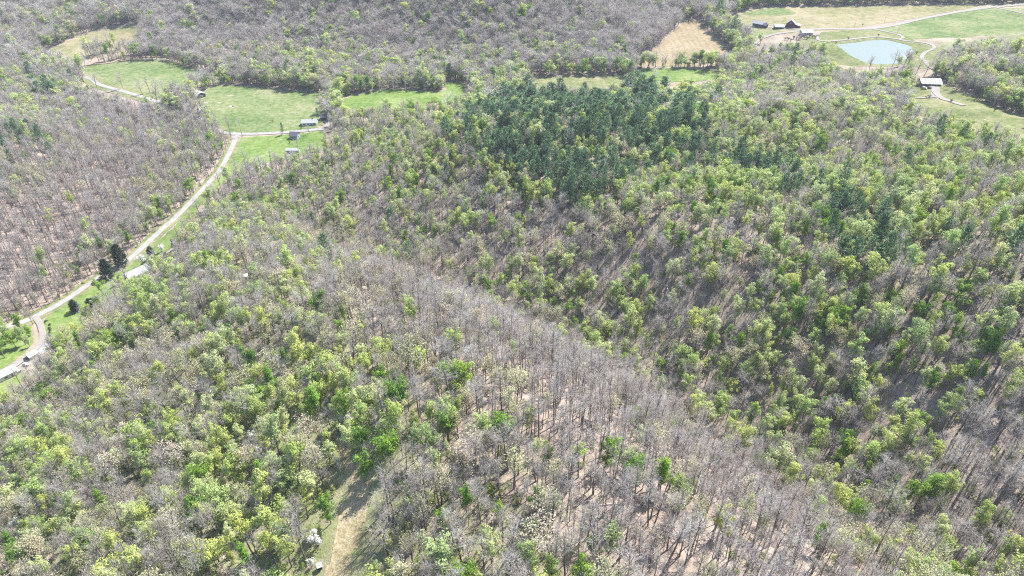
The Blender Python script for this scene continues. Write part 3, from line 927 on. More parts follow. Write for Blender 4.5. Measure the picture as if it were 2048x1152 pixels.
crest = np.clip(1 - np.abs(py - rid - 75) / 110, 0, 1) * (px > 640) * (px < 1800)
g_eff = np.clip(gr * 1.18 + (clump - .5) * 1.0 * np.minimum(1, gr * 3), 0, .92) * (1 - .85 * np.clip(crest * 2, 0, 1))
t_eff = np.clip(tn * .8 + (clump2 - .5) * .7 * (tn > .05), 0, .8) * (1 - .6 * np.clip(crest * 2, 0, 1))
kind = np.where(u < t_eff, 'budding_tree', kind)
u2 = rg.random(N)
kind = np.where(u2 < g_eff, 'lime_tree', kind)
viv = rg.random(N) < np.where(vnoise(X, Y, 18, 61) > .62, .5, .10)
kind = np.where((kind == 'lime_tree') & viv, 'green_tree', kind)
kind = np.where(rg.random(N) < pine_p, 'pine_tree', kind)
left_low = (px < 720) & (py > 780)
kind = np.where((rg.random(N) < .018) & left_low, 'dogwood_tree', kind)
kind = np.where((rg.random(N) < .05) & (py > 120) & (py < 215) & (px > 640) & (px < 1260), 'sycamore_tree', kind)
kind = np.where((rg.random(N) < .10) & (py < 140) & (px < 260), 'sycamore_tree', kind)
# thinning: leafy crowns are wide, bare stands are dense
keepp = np.select([kind == 'bare_tree', kind == 'budding_tree', kind == 'lime_tree', kind == 'green_tree', kind == 'pine_tree'], [.8, .68, .8, .62, .66], .7)
keepp = np.where((kind == 'bare_tree') & (gr > .35), .66, keepp)
keepp = np.where((py < 140) & (kind == 'bare_tree'), .95, keepp)
scr = (px > 1840) & (py > 70) & (py < 120)
keepp = np.where(scr, keepp * .25, keepp)
kp = rg.random(N) < keepp
X, Y, Z, kind, px, py = X[kp], Y[kp], Z[kp], kind[kp], px[kp], py[kp]
scl = rg.uniform(.72, 1.38, len(X))
scl = np.where(kind == 'lime_tree', scl * rg.uniform(.8, 1.08, len(X)), scl)
scl = np.where(kind == 'pine_tree', scl * .9, scl)
scl = np.where((kind == 'lime_tree') & (px > 1000) & (py > 220), scl * 1.08, scl)
scl = np.where(py < 215, scl * 1.15, scl)
vi = rg.random(len(X))
wid = np.where(py < 230, 1.4, 1.0)
stand = (kind == 'bare_tree') & (((px > 800) & (px < 2100) & (py > 650)) | ((px < 450) & (py > 190) & (py < 660 - .85 * px)))
vi = np.where(stand & (vi > .35), rg.choice([.05, .5, .7, .7, .95], len(X)), vi)
far_ = (kind == 'bare_tree') & (py < 215)
vi = np.where(far_, rg.choice([.37, .6, .8, .05, .37], len(X)), vi)
X9, Y9 = jgrid(5.0, 58, 900, 303)
Z9 = hgt(X9, Y9)
p9, q9, d9 = proj(X9, Y9, Z9 + 12)
rid = np.interp(p9, [480, 720, 1000, 1180, 1350, 1450, 1550, 1650, 1800], [480, 505, 590, 680, 770, 850, 940, 1050, 1150])
ok = ((p9 > 760) & (p9 < 1800) & (q9 > rid + 20) & (q9 < 1300)) | ((p9 > -60) & (p9 < 440) & (q9 > 190) & (q9 < 660 - .85 * p9)) | ((p9 > 1500) & (p9 < 2120) & (q9 > 880) & (q9 < 1300))
ok &= (rg.random(len(X9)) < .85)
X9, Y9, Z9 = X9[ok], Y9[ok], Z9[ok]
ok = ~keep_clear(X9, Y9)
X9, Y9, Z9 = X9[ok], Y9[ok], Z9[ok]
n9 = len(X9)
X, Y, Z = np.r_[X, X9], np.r_[Y, Y9], np.r_[Z, Z9]
kind = np.r_[kind, np.full(n9, 'bare_tree', dtype=object)]
scl = np.r_[scl, rg.uniform(.45, 1.15, n9)]
vi = np.r_[vi, rg.choice([.5, .7, .7, .25, .95], n9)]
wid = np.r_[wid, np.full(n9, .8)]
PL = [dict(kind=k, x=x, y=y, z=z, s=s, v=int(v * len(PROTO[k])), w=w_, hand=None) for k, x, y, z, s, v, w_ in zip(kind, X, Y, Z, scl, vi, wid)]
def base_for(cx, cy, h):
    """ground point whose tree of height h shows its crown at the photo pixel"""
    bx, by = cx, cy + 30
    for _ in range(12):
        x, y, z = at(bx, by)
        qx, qy, _d = proj(x, y, z + .7 * h)
        bx += (cx - qx) * .8
        by += (cy - qy) * .8
    return at(bx, by)
def put(kind, x, y, z, s, v=0, label=None, clear=0.0):
    global PL
    if clear:
        PL = [p for p in PL if p['hand'] is not None or (p['x'] - x) ** 2 + (p['y'] - y) ** 2 > clear ** 2]
    PL.append(dict(kind=kind, x=x, y=y, z=z, s=s, v=v % len(PROTO[kind]), w=1.0, hand=label or ''))
for k, bx, by, s, v, lab in [
    ('pine_tree', 566, 270, .62, 3, 'dark blue-green pine standing at the edge of the cross road'),
    ('pine_tree', 638, 240, .66, 3, 'very dark pine beside the dark-roofed garage'),
    ('bare_tree', 247, 178, .95, 3, 'lone spreading leafless tree in the pasture nearest the valley road bend'),
    ('bare_tree', 286, 190, .85, 3, 'leafless tree at the edge of the cluster in the upper pasture'),
    ('bare_tree', 300, 186, .9, 1, 'slender leafless tree in the middle of the pasture cluster'),
    ('sycamore_tree', 316, 184, .8, 0, 'pale leafless tree in the upper pasture cluster'),
    ('sycamore_tree', 329, 192, .8, 1, 'pale leafless tree nearest the long barn in the pasture'),
    ('bare_tree', 382, 172, .7, 3, 'small forked leafless tree behind the long pale barn'),
    ('lime_tree', 405, 178, .45, 3, 'round yellow-green tree behind the long pale barn'),
    ('bare_tree', 168, 120, .6, 3, 'leftmost leafless tree along the creek below the hay field'),
    ('bare_tree', 178, 118, .6, 1, 'second leafless tree along the creek below the hay field'),
    ('budding_tree', 212, 117, .7, 0, 'budding tree on the creek bank below the hay field'),
    ('budding_tree', 228, 118, .7, 1, 'bushy budding tree on the creek bank below the hay field'),
    ('bare_tree', 246, 117, .8, 1, 'rightmost leafless tree on the creek bank below the hay field'),
    ('cedar_tree', 218, 556, 1.25, 1, 'tall dark spruce shading the diagonal road'),
    ('cedar_tree', 246, 530, 1.35, 1, 'tallest dark spruce beside the diagonal road above the grey-roofed house'),
    ('cedar_tree', 152, 622, 1.15, 0, 'round dark cedar on the roadside lawn'),
    ('cedar_tree', 186, 618, 1.05, 0, 'dark cedar beside the bright green tree on the roadside lawn'),
    ('cedar_tree', 304, 515, 1.0, 0, 'small pointed dark cedar above the white flowering tree'),
    ('cedar_tree', 333, 520, .75, 0, 'smallest pointed cedar right of the white flowering tree'),
    ('cedar_tree', 352, 498, 1.0, 0, 'low spreading dark cedar beside the verge'),
    ('dogwood_tree', 285, 530, 1.05, 1, 'white flowering tree above the grey-roofed house'),
    ('dogwood_tree', 324, 503, .8, 0, 'cream flowering tree between two dark cedars'),
    ('green_tree', 207, 590, .75, 1, 'bright green tree on the roadside lawn below the grey-roofed house'),
    ('lime_tree', 234, 570, .5, 3, 'pale green tree in front of the grey-roofed house'),
    ('green_tree', 116, 712, .75, 1, 'bright green tree beside the gravel drive and grey pad'),
    ('green_tree', 10, 716, 1.0, 1, 'bright green tree at the photo edge above the trailer'),
    ('green_tree', 34, 696, .9, 0, 'bright green tree beside the bend of the gravel drive'),
    ('lime_tree', 52, 690, .8, 0, 'pale green tree inside the bend of the gravel drive'),
    ('lime_tree', 22, 686, .8, 1, 'pale green tree behind the bright green trees left of the drive'),
    ('green_tree', 62, 672, .75, 2, 'small bright green tree right inside the drive bend'),
    ('green_tree', 46, 668, .9, 3, 'narrow bright green tree inside the drive bend below the road'),
    ('lime_tree', 12, 676, .9, 4, 'broad pale green tree at the photo edge below the road'),
    ('green_tree', 2, 694, .9, 4, 'broad bright green tree cut by the photo edge'),
    ('lime_tree', 60, 694, .6, 3, 'low pale green tree touching the gravel drive'),
    ('budding_tree', 572, 318, .6, 3, 'tan budding tree hiding the left end of the low pale shed'),
    ('lime_tree', 598, 320, .55, 3, 'yellow-green tree before the low pale shed'),
    ('bare_tree', 584, 322, .6, 5, 'grey leafless tree before the low pale shed'),
    ('lime_tree', 616, 314, .6, 6, 'yellow-green tree right of the low pale shed'),
    ('budding_tree', 552, 322, .6, 4, 'tan budding tree on the lower edge of the lawn'),
    ('bare_tree', 636, 300, .7, 5, 'grey leafless tree below the small slate-roofed house'),
    ('bare_tree', 664, 244, .7, 3, 'spreading leafless tree behind the garage'),
    ('bare_tree', 1898, 178, .55, 3, 'leafless tree nearest the white-roofed building'),
    ('budding_tree', 1912, 181, .95, 0, 'large tan budding tree right of the white-roofed building'),
    ('bare_tree', 1930, 186, .7, 2, 'thin leafless tree along the hilltop lawn after the tan one'),
    ('bare_tree', 1946, 195, 1.0, 0, 'tall leafless tree midway along the hilltop lawn'),
    ('bare_tree', 1958, 198, .9, 4, 'slim straight tree midway along the hilltop lawn'),
    ('lime_tree', 1965, 201, .7, 2, 'pale green tree along the hilltop lawn'),
    ('bare_tree', 1976, 210, .8, 2, 'leafless tree second from the end of the hilltop row'),
    ('sycamore_tree', 1986, 215, .85, 0, 'broad pale leafless tree ending the hilltop row'),
    ('green_tree', 993, 182, .85, 1, 'round deep green tree in the valley meadow'),
    ('sycamore_tree', 1022, 176, .9, 1, 'white-barked leafless tree right of the round green valley tree'),
    ('budding_tree', 1058, 182, .85, 0, 'yellowish budding tree at the edge of the pine knoll'),
    ('bare_tree', 962, 180, .8, 4, 'straight dark leafless trunk left of the round green valley tree'),
    ('bare_tree', 1848, 152, .9, 3, 'dark forked tree behind the white-roofed building'),
    ('bare_tree', 620, 268, .5, 3, 'small leafless tree at the road in front of the white house'),
]:
    x, y, z = at(bx, by)
    put(k, x, y, z, s * (1.0 if k == 'cedar_tree' else 1.3), v, lab, 4.0)
ORD = ['first', 'second', 'third', 'fourth', 'fifth', 'sixth', 'seventh', 'eighth', 'ninth', 'tenth', 'eleventh', 'twelfth', 'thirteenth', 'fourteenth', 'fifteenth', 'sixteenth', 'seventeenth', 'eighteenth', 'nineteenth', 'twentieth']
rh = random.Random(4)
LOOK = {'lime_tree': 'yellow-green', 'budding_tree': 'tan budding', 'sycamore_tree': 'pale leafless', 'bare_tree': 'grey leafless', 'cedar_tree': 'dark evergreen', 'pine_tree': 'dark pine', 'green_tree': 'green'}
for (x0, y0), (x1, y1), n, ks, s0, where in [
    ((448, 164), (645, 181), 18, ['lime_tree', 'budding_tree', 'budding_tree', 'sycamore_tree', 'lime_tree', 'bare_tree'], .85, 'in the hedgerow behind the main pasture'),
    ((700, 187), (885, 177), 14, ['budding_tree', 'sycamore_tree', 'lime_tree', 'bare_tree', 'sycamore_tree'], 1.0, 'behind the creek meadow'),
    ((935, 172), (1060, 172), 9, ['budding_tree', 'lime_tree', 'bare_tree', 'sycamore_tree'], .9, 'right of the creek meadow'),
    ((352, 180), (366, 202), 4, ['cedar_tree', 'bare_tree', 'bare_tree'], .55, 'at the near end of the long barn'),
    ((85, 172), (178, 180), 9, ['cedar_tree', 'pine_tree', 'cedar_tree', 'lime_tree'], .7, 'on the bank below the valley road'),
    ((150, 120), (440, 138), 14, ['bare_tree', 'budding_tree', 'lime_tree'], .65, 'along the creek below the hay field'),
    ((660, 262), (668, 196), 8, ['sycamore_tree', 'bare_tree', 'sycamore_tree', 'budding_tree'], .9, 'beside the garage at the pasture end'),
    ((1284, 134), (1445, 131), 18, ['lime_tree', 'bare_tree', 'lime_tree', 'sycamore_tree'], .55, 'in the row below the stubble field'),
    ((1470, 60), (1500, 112), 9, ['lime_tree', 'budding_tree', 'bare_tree'], .8, 'between the stubble field and the farm lane'),
    ((340, 205), (300, 195), 3, ['lime_tree', 'bare_tree'], .55, 'beside the valley road below the barn')]:
    for i in range(n):
        f = (i + rh.uniform(.2, .8)) / n
        k = rh.choice(ks)
        x, y, z = at(x0 + (x1 - x0) * f, y0 + (y1 - y0) * f + rh.uniform(-2.5, 2.5))
        put(k, x, y, z, s0 * rh.uniform(.75, 1.15), rh.randrange(9), ORD[i] + ' tree, ' + LOOK[k] + ', ' + where)
for k, cx, cy, s, v, lab in [
    ('green_tree', 640, 600, 1.05, 1, 'tall vivid green tree standing out above pale budding trees'),
    ('green_tree', 685, 655, .95, 0, 'vivid green tree just right of and below the tallest green one'),
    ('green_tree', 515, 785, .95, 1, 'vivid green tree on the near hillside left of the track'),
    ('green_tree', 790, 768, 1.3, 1, 'broadest vivid green tree on the near hillside'),
    ('green_tree', 762, 742, .9, 0, 'vivid green tree touching the broadest one from above'),
    ('green_tree', 895, 732, 1.05, 1, 'rounded vivid green tree at the edge of the bare ridge'),
    ('green_tree', 722, 862, .9, 1, 'green tree where the woodland track bends'),
    ('green_tree', 724, 925, .85, 0, 'dense green tree casting a dark shadow on the clearing'),
    ('green_tree', 652, 1005, .95, 0, 'green tree on the left edge of the pale clearing'),
    ('green_tree', 1000, 1015, .7, 2, 'small rounded vivid green tree among bare trunks'),
    ('green_tree', 930, 988, .8, 0, 'vivid green tree right of the pale clearing'),
    ('green_tree', 886, 1030, .7, 2, 'small dense green tree right of the clearing foot'),
    ('green_tree', 1185, 1085, .8, 2, 'vivid green tree on the pink-brown slope near the bottom edge'),
    ('green_tree', 1062, 1050, .75, 2, 'dark green tree among bare trunks near the bottom edge'),
    ('lime_tree', 1072, 892, .7, 3, 'isolated yellow-green tree on the bare trunk slope'),
    ('green_tree', 1602, 610, 1.2, 1, 'large deep green tree on the slope across the ravine'),
    ('lime_tree', 1590, 560, 1.0, 4, 'bright lime tree above the large deep green one'),
    ('lime_tree', 1840, 655, 1.25, 4, 'largest bright lime tree on the far ravine slope'),
    ('green_tree', 1742, 735, .95, 0, 'green tree below the largest lime tree'),
    ('lime_tree', 1690, 985, 1.2, 4, 'large lime tree beside the ravine near the lower right'),
    ('lime_tree', 1782, 868, 1.0, 1, 'pale lime tree on the brown slope at lower right'),
    ('lime_tree', 1780, 990, 1.0, 3, 'lime tree right of the large one by the ravine'),
    ('lime_tree', 1892, 792, .9, 3, 'lime tree in the bare stand at the right side'),
    ('lime_tree', 1448, 728, 1.0, 1, 'lime tree on the ravine edge'),
    ('lime_tree', 1262, 622, 1.0, 4, 'bright lime tree on the open slope beyond the ridge'),
    ('lime_tree', 965, 525, .9, 1, 'lime tree beyond the ridge crest'),
    ('lime_tree', 1300, 600, .9, 0, 'lime tree right of the bright one beyond the ridge'),
    ('budding_tree', 1035, 232, 1.1, 2, 'tan budding tree among the dark pines'),
    ('budding_tree', 720, 600, 1.1, 2, 'tan budding tree right of the tall vivid green tree'),
    ('dogwood_tree', 500, 870, .9, 0, 'white flowering dogwood left of the woodland track'),
    ('dogwood_tree', 520, 905, 1.0, 1, 'largest white flowering dogwood on the near hillside'),
    ('dogwood_tree', 296, 852, .8, 0, 'white flowering dogwood in the shade at left'),
    ('dogwood_tree', 622, 1118, .55, 1, 'cream flowering tree beside the small grey box hut'),
    ('sycamore_tree', 676, 918, .5, 0, 'pale leafless tree beside the woodland track'),
]:
    s *= 1.2
    H = PROTO[k][v % len(PROTO[k])][3] * s
    x, y, z = base_for(cx, cy, H)
    put(k, x, y, z, s, v, lab, 4.5 if k != 'dogwood_tree' else 2.5)

# ------------------------------------------------------------------ which trees become objects of their own
NAMES = {'bare_tree': ('leafless grey tree', 'tree', 'leafless woodland trees'), 'budding_tree': ('tan budding tree', 'tree', 'budding woodland trees'),
         'lime_tree': ('yellow-green leafing tree', 'tree', 'lime-green woodland trees'), 'green_tree': ('vivid green leafy tree', 'tree', 'vivid green woodland trees'),
         'pine_tree': ('dark blue-green pine', 'pine tree', 'pines'), 'cedar_tree': ('dark evergreen', 'evergreen tree', 'dark evergreens by the road'),
         'dogwood_tree': ('white flowering tree', 'flowering tree', 'white flowering trees'), 'sycamore_tree': ('pale-barked leafless tree', 'tree', 'pale-barked trees')}
MAXI = {'bare_tree': 300, 'budding_tree': 300, 'lime_tree': 300, 'green_tree': 300, 'pine_tree': 300, 'cedar_tree': 60, 'dogwood_tree': 60, 'sycamore_tree': 90}
def zone(px, py):
    if py < 215 and 640 < px < 1300:
        return 'along the valley meadows' if py > 140 else 'on the far wooded hillside'
    if py < 130 and px > 1440:
        return 'near the farm fields'
    if py < 140:
        return 'on the far wooded hillside'
    if px < 470 and py < 660 - 0.85 * px:
        return 'beyond the diagonal road'
    if 860 < px < 1420 and 180 < py < 400:
        return 'on the pine knoll'
    if px > 1420 and py < 330:
        return 'on the hilltop slope'
    ridge = np.interp(px, [480, 720, 1000, 1180, 1350, 1450, 1550, 1650, 1800], [480, 505, 590, 680, 770, 850, 940, 1050, 1150])
    if py > ridge and px < 1800:
        return 'left of the clearing' if px < 690 else 'right of the clearing'
    return 'on the slope across the ravine'
X = np.array([p['x'] for p in PL])
Y = np.array([p['y'] for p in PL])
Z = np.array([p['z'] for p in PL])
Hh = np.array([PROTO[p['kind']][p['v']][3] * p['s'] for p in PL])
qx, qy, dd = proj(X, Y, Z + .75 * Hh)
vis = (qx > 6) & (qx < 2042) & (qy > 4) & (qy < 1140)
t = np.linspace(.15, .985, 48)[:, None]
tz = CAM_H + (Z + .85 * Hh - CAM_H) * t
vis &= ~((hgt(X * t, Y * t) + 8 > tz) & (t < .93)).any(0)
size = Hh / dd * vis
order = np.argsort(-size)
count, used, single = {}, set(), set()
ONES = 'zero one two three four five six seven eight nine ten eleven twelve thirteen fourteen fifteen sixteen seventeen eighteen nineteen'.split()
TENS = 'x x twenty thirty forty fifty sixty seventy eighty ninety'.split()
def num(v, half):
    n = min(99, int(v))
    s = ONES[n] if n < 20 else TENS[n // 10] + ('-' + ONES[n % 10] if n % 10 else '')
    return s + ('-point-' + ONES[int(v * 10) % 10] if half else '')
def next_label(k, x, y, size_word):
    a, b = x / 20.48, y / 11.52
    for h1, h2 in ((0, 0), (1, 0), (0, 1), (1, 1)):
        l = size_word + NAMES[k][0] + ' ' + zone(x, y) + ', ' + num(a, h1) + ' percent across, ' + num(b, h2) + ' down'
        if l not in used:
            break
    used.add(l)
    return l
rz_ = np.random.default_rng(5).random(len(PL)) * 6.283
for i in order:
    p = PL[i]
    k = p['kind']
    if p['hand'] is None and (not vis[i] or count.get(k, 0) >= MAXI[k]):
        continue
    if p['hand'] is not None and not vis[i]:
        pass
    count[k] = count.get(k, 0) + 1
    single.add(i)
    tm, cm, jm, H0, rad = PROTO[k][p['v']]
    root = bpy.data.objects.new(k, None)
    COL.objects.link(root)
    root.empty_display_size = .5
    root.location = (p['x'], p['y'], p['z'] - .15)
    root.rotation_euler = (random.gauss(0, .04), random.gauss(0, .04), rz_[i])
    wd_ = p['s'] * p['w'] * random.uniform(.82, 1.2)
    root.scale = (wd_, wd_ * random.uniform(.88, 1.15), p['s'] * random.uniform(.9, 1.08))
    lab = p['hand'] or next_label(k, qx[i], qy[i], 'tall ' if Hh[i] > 19 else 'low ' if Hh[i] < 12 else '')
    tag(root, lab, NAMES[k][1], NAMES[k][2])
    link('trunk', tm, root)
    link('crown', cm, root)

# ------------------------------------------------------------------ the rest of the woods, one mass of each kind
def scatter(name, kindname, xs, ys, zs, ss, vs, rz, label, ws=1.0):
    n = len(xs)
    if n == 0:
        return
    rgs = np.random.default_rng(n)
    src = bpy.data.collections.new('source_' + kindname)
    for i, pr in enumerate(PROTO[kindname]):
        src.objects.link(bpy.data.objects.new('%s_%02d' % (kindname, i), pr[2]))
    me = bpy.data.meshes.new(name)
    me.vertices.add(n)
    me.vertices.foreach_set('co', np.c_[xs, ys, np.asarray(zs) - .15].astype(np.float32).ravel())
    for nm, ty, val in (('variant', 'INT', np.asarray(vs, np.int32)), ('turn', 'FLOAT', np.asarray(rz, np.float32)), ('tilt', 'FLOAT', rgs.normal(0, .05, n).astype(np.float32))):
        a = me.attributes.new(nm, ty, 'POINT')
        a.data.foreach_set('value', val)
    a = me.attributes.new('size', 'FLOAT_VECTOR', 'POINT')
    wide = np.asarray(ss) * np.asarray(ws) * rgs.uniform(.8, 1.2, n)
    a.data.foreach_set('vector', np.c_[wide, wide * rgs.uniform(.85, 1.18, n), np.asarray(ss) * rgs.uniform(.88, 1.1, n)].astype(np.float32).ravel())
    me.update()
    o = link(name, me)
    ng = bpy.data.node_groups.new(name, 'GeometryNodeTree')
    ng.interface.new_socket('Geometry', in_out='INPUT', socket_type='NodeSocketGeometry')
    ng.interface.new_socket('Geometry', in_out='OUTPUT', socket_type='NodeSocketGeometry')
    N_, L_ = ng.nodes, ng.links
    gi, go = N_.new('NodeGroupInput'), N_.new('NodeGroupOutput')
    ci = N_.new('GeometryNodeCollectionInfo')
    ci.inputs['Collection'].default_value = src
    ci.inputs['Separate Children'].default_value = True
    ci.inputs['Reset Children'].default_value = True
    iop = N_.new('GeometryNodeInstanceOnPoints')
    iop.inputs['Pick Instance'].default_value = True
    def attr(nm, ty):
        a = N_.new('GeometryNodeInputNamedAttribute')
        a.data_type = ty
        a.inputs['Name'].default_value = nm
        return a.outputs['Attribute']
    cx = N_.new('ShaderNodeCombineXYZ')
    L_.new(attr('turn', 'FLOAT'), cx.inputs[2])
    L_.new(attr('tilt', 'FLOAT'), cx.inputs[0])
    L_.new(gi.outputs[0], iop.inputs['Points'])
    L_.new(ci.outputs[0], iop.inputs['Instance'])
    L_.new(attr('variant', 'INT'), iop.inputs['Instance Index'])
    L_.new(cx.outputs[0], iop.inputs['Rotation'])
    L_.new(attr('size', 'FLOAT_VECTOR'), iop.inputs['Scale'])
    L_.new(iop.outputs[0], go.inputs[0])
    md = o.modifiers.new('scatter', 'NODES')
    md.node_group = ng
    tag(o, label, kind='stuff')
MASS = {'bare_tree': ('bare_forest', 'grey leafless woods covering the hills'), 'budding_tree': ('budding_forest', 'pale tan budding woods among the bare trees'),
        'lime_tree': ('lime_forest', 'yellow-green leafing woods across the slopes'), 'green_tree': ('green_forest', 'vivid green woods among the paler trees'),
        'pine_tree': ('pine_forest', 'dark pine woods beyond the knoll'), 'dogwood_tree': ('dogwood_foliage', 'scattered white flowering understory'), 'sycamore_tree': ('sycamore_forest', 'pale-barked trees along the creek')}
for k, (nm, lab) in MASS.items():
    r = [i for i in range(len(PL)) if PL[i]['kind'] == k and i not in single]
    scatter(nm, k, [PL[i]['x'] for i in r], [PL[i]['y'] for i in r], [PL[i]['z'] for i in r], [PL[i]['s'] for i in r], [PL[i]['v'] for i in r], rz_[r] if r else [], lab, [PL[i]['w'] for i in r])
# undergrowth
X, Y = jgrid(3.6, 88, 1050, 77)
Z = hgt(X, Y)
px, py, dd = proj(X, Y, Z)
ok = (px > -80) & (px < 2130) & (py > 100) & (py < 1260)
X, Y, Z, px, py = X[ok], Y[ok], Z[ok], px[ok], py[ok]
ok = ~keep_clear(X, Y)
X, Y, Z, px, py = X[ok], Y[ok], Z[ok], px[ok], py[ok]
rg = np.random.default_rng(99)
pr = np.clip(zsamp(ZU, px, py) * 1.25 + (vnoise(X, Y, 16, 71) - .55) * .8, 0.02, .85)
pr = np.where(zsamp(ZU, px, py) < .06, .02, pr)
ok = rg.random(len(X)) < pr
X, Y, Z = X[ok], Y[ok], Z[ok]
scatter('undergrowth', 'sapling', X, Y, Z, rg.uniform(.6, 1.25, len(X)), rg.integers(0, 4, len(X)), rg.random(len(X)) * 6.28, 'pale green spring undergrowth beneath the trees')
def make_brush(seed, H, rad, n):
    rg = np.random.default_rng(seed)
    t, c = Geo(), Geo()
    st = 9
    A = np.c_[rg.normal(size=(st, 2)) * rad * .25, np.zeros(st)]
    B = A + np.c_[rg.normal(size=(st, 2)) * rad * .45, rg.uniform(.6, 1, st) * H]
    segs(t, A, B, .035, .012, 3)
    limbs = [np.array([p, q]) for p, q in zip(A, B)]
    twigs(c, limbs, n, rg, (.4, 1.0), (.03, .05))
    return t, c
for i, (H_, r_) in enumerate([(2.0, 1.4), (3.2, 1.6), (4.6, 1.8)]):
    reg('brush', make_brush(800 + i, H_, r_, 60), 'bark', 'twig', H_, r_)
def make_log(seed, L):
    rg = np.random.default_rng(seed)
    t, c = Geo(), Geo()
    p = np.c_[np.linspace(0, L, 6), np.cumsum(rg.normal(size=6) * .12), np.full(6, .28)]
    segs(t, p[:-1], p[1:], np.linspace(.26, .12, 5), np.linspace(.24, .07, 5), 5)
    k = rg.integers(2, 5, 9)
    d = unit(np.c_[rg.uniform(.2, 1, 9), rg.normal(size=9), rg.uniform(.1, .9, 9)])
    segs(c, p[k], p[k] + d * rg.uniform(.8, 2.4, (9, 1)), .06, .02, 3)
    return t, c
for i, L_ in enumerate([9, 13, 6]):
    reg('log', make_log(830 + i, L_), 'pale_bark' if i else 'bark', 'twig', 1, L_)
X2, Y2 = jgrid(4.0, 88, 900, 78)
Z2 = hgt(X2, Y2)
px, py, dd = proj(X2, Y2, Z2)
ok = (px > -60) & (px < 2110) & (py > 200) & (py < 1250)
X2, Y2, Z2 = X2[ok], Y2[ok], Z2[ok]
ok = ~keep_clear(X2, Y2) & (rg.random(len(X2)) < .5)
X2, Y2, Z2 = X2[ok], Y2[ok], Z2[ok]
lg = rg.random(len(X2)) < .08
scatter('brush_undergrowth', 'brush', X2[~lg], Y2[~lg], Z2[~lg], rg.uniform(.6, 1.3, (~lg).sum()), rg.integers(0, 3, (~lg).sum()), rg.random((~lg).sum()) * 6.28, 'grey leafless brush on the forest floor')
scatter('deadwood_litter', 'log', X2[lg], Y2[lg], Z2[lg], rg.uniform(.6, 1.2, lg.sum()), rg.integers(0, 3, lg.sum()), rg.random(lg.sum()) * 6.28, 'fallen trunks and branches lying among the trees')
print('TREES', len(PL), 'single', count, 'undergrowth', len(X))
# ------------------------------------------------------------------ buildings, vehicles and small things
def boxes(bs):
    """mesh arrays of axis-aligned boxes (x0,x1,y0,y1,z0,z1)"""
    V, F = [], []
    for x0, x1, y0, y1, z0, z1 in bs:
        n = len(V)
        V += [(x0, y0, z0), (x1, y0, z0), (x1, y1, z0), (x0, y1, z0), (x0, y0, z1), (x1, y0, z1), (x1, y1, z1), (x0, y1, z1)]
        F += [[n + i for i in f] for f in ((0, 3, 2, 1), (4, 5, 6, 7), (0, 1, 5, 4), (1, 2, 6, 5), (2, 3, 7, 6), (3, 0, 4, 7))]
    return V, F
def part(parent, name, bs, mat):
    V, F = boxes(bs)
    return link(name, mesh_from(name, V, F, [mat]), parent)
def prism(parent, name, prof, axis_, a, b, mat):
    """extrude a closed outline (list of 2-D points) along x or y"""
    n = len(prof)
    V = []
    for t in (a, b):
        for p, q in prof:
            V.append((t, p, q) if axis_ == 'x' else (p, t, q))
    F = [list(range(n))[::-1], list(range(n, 2 * n))] + [[i, (i + 1) % n, n + (i + 1) % n, n + i] for i in range(n)]
    return link(name, mesh_from(name, V, F, [mat]), parent)
def root(name, label, cat, loc, rz=0, group=None):
    o = bpy.data.objects.new(name, None)
    COL.objects.link(o)
    o.location = loc
    o.rotation_euler = (0, 0, rz)
    return tag(o, label, cat, group)
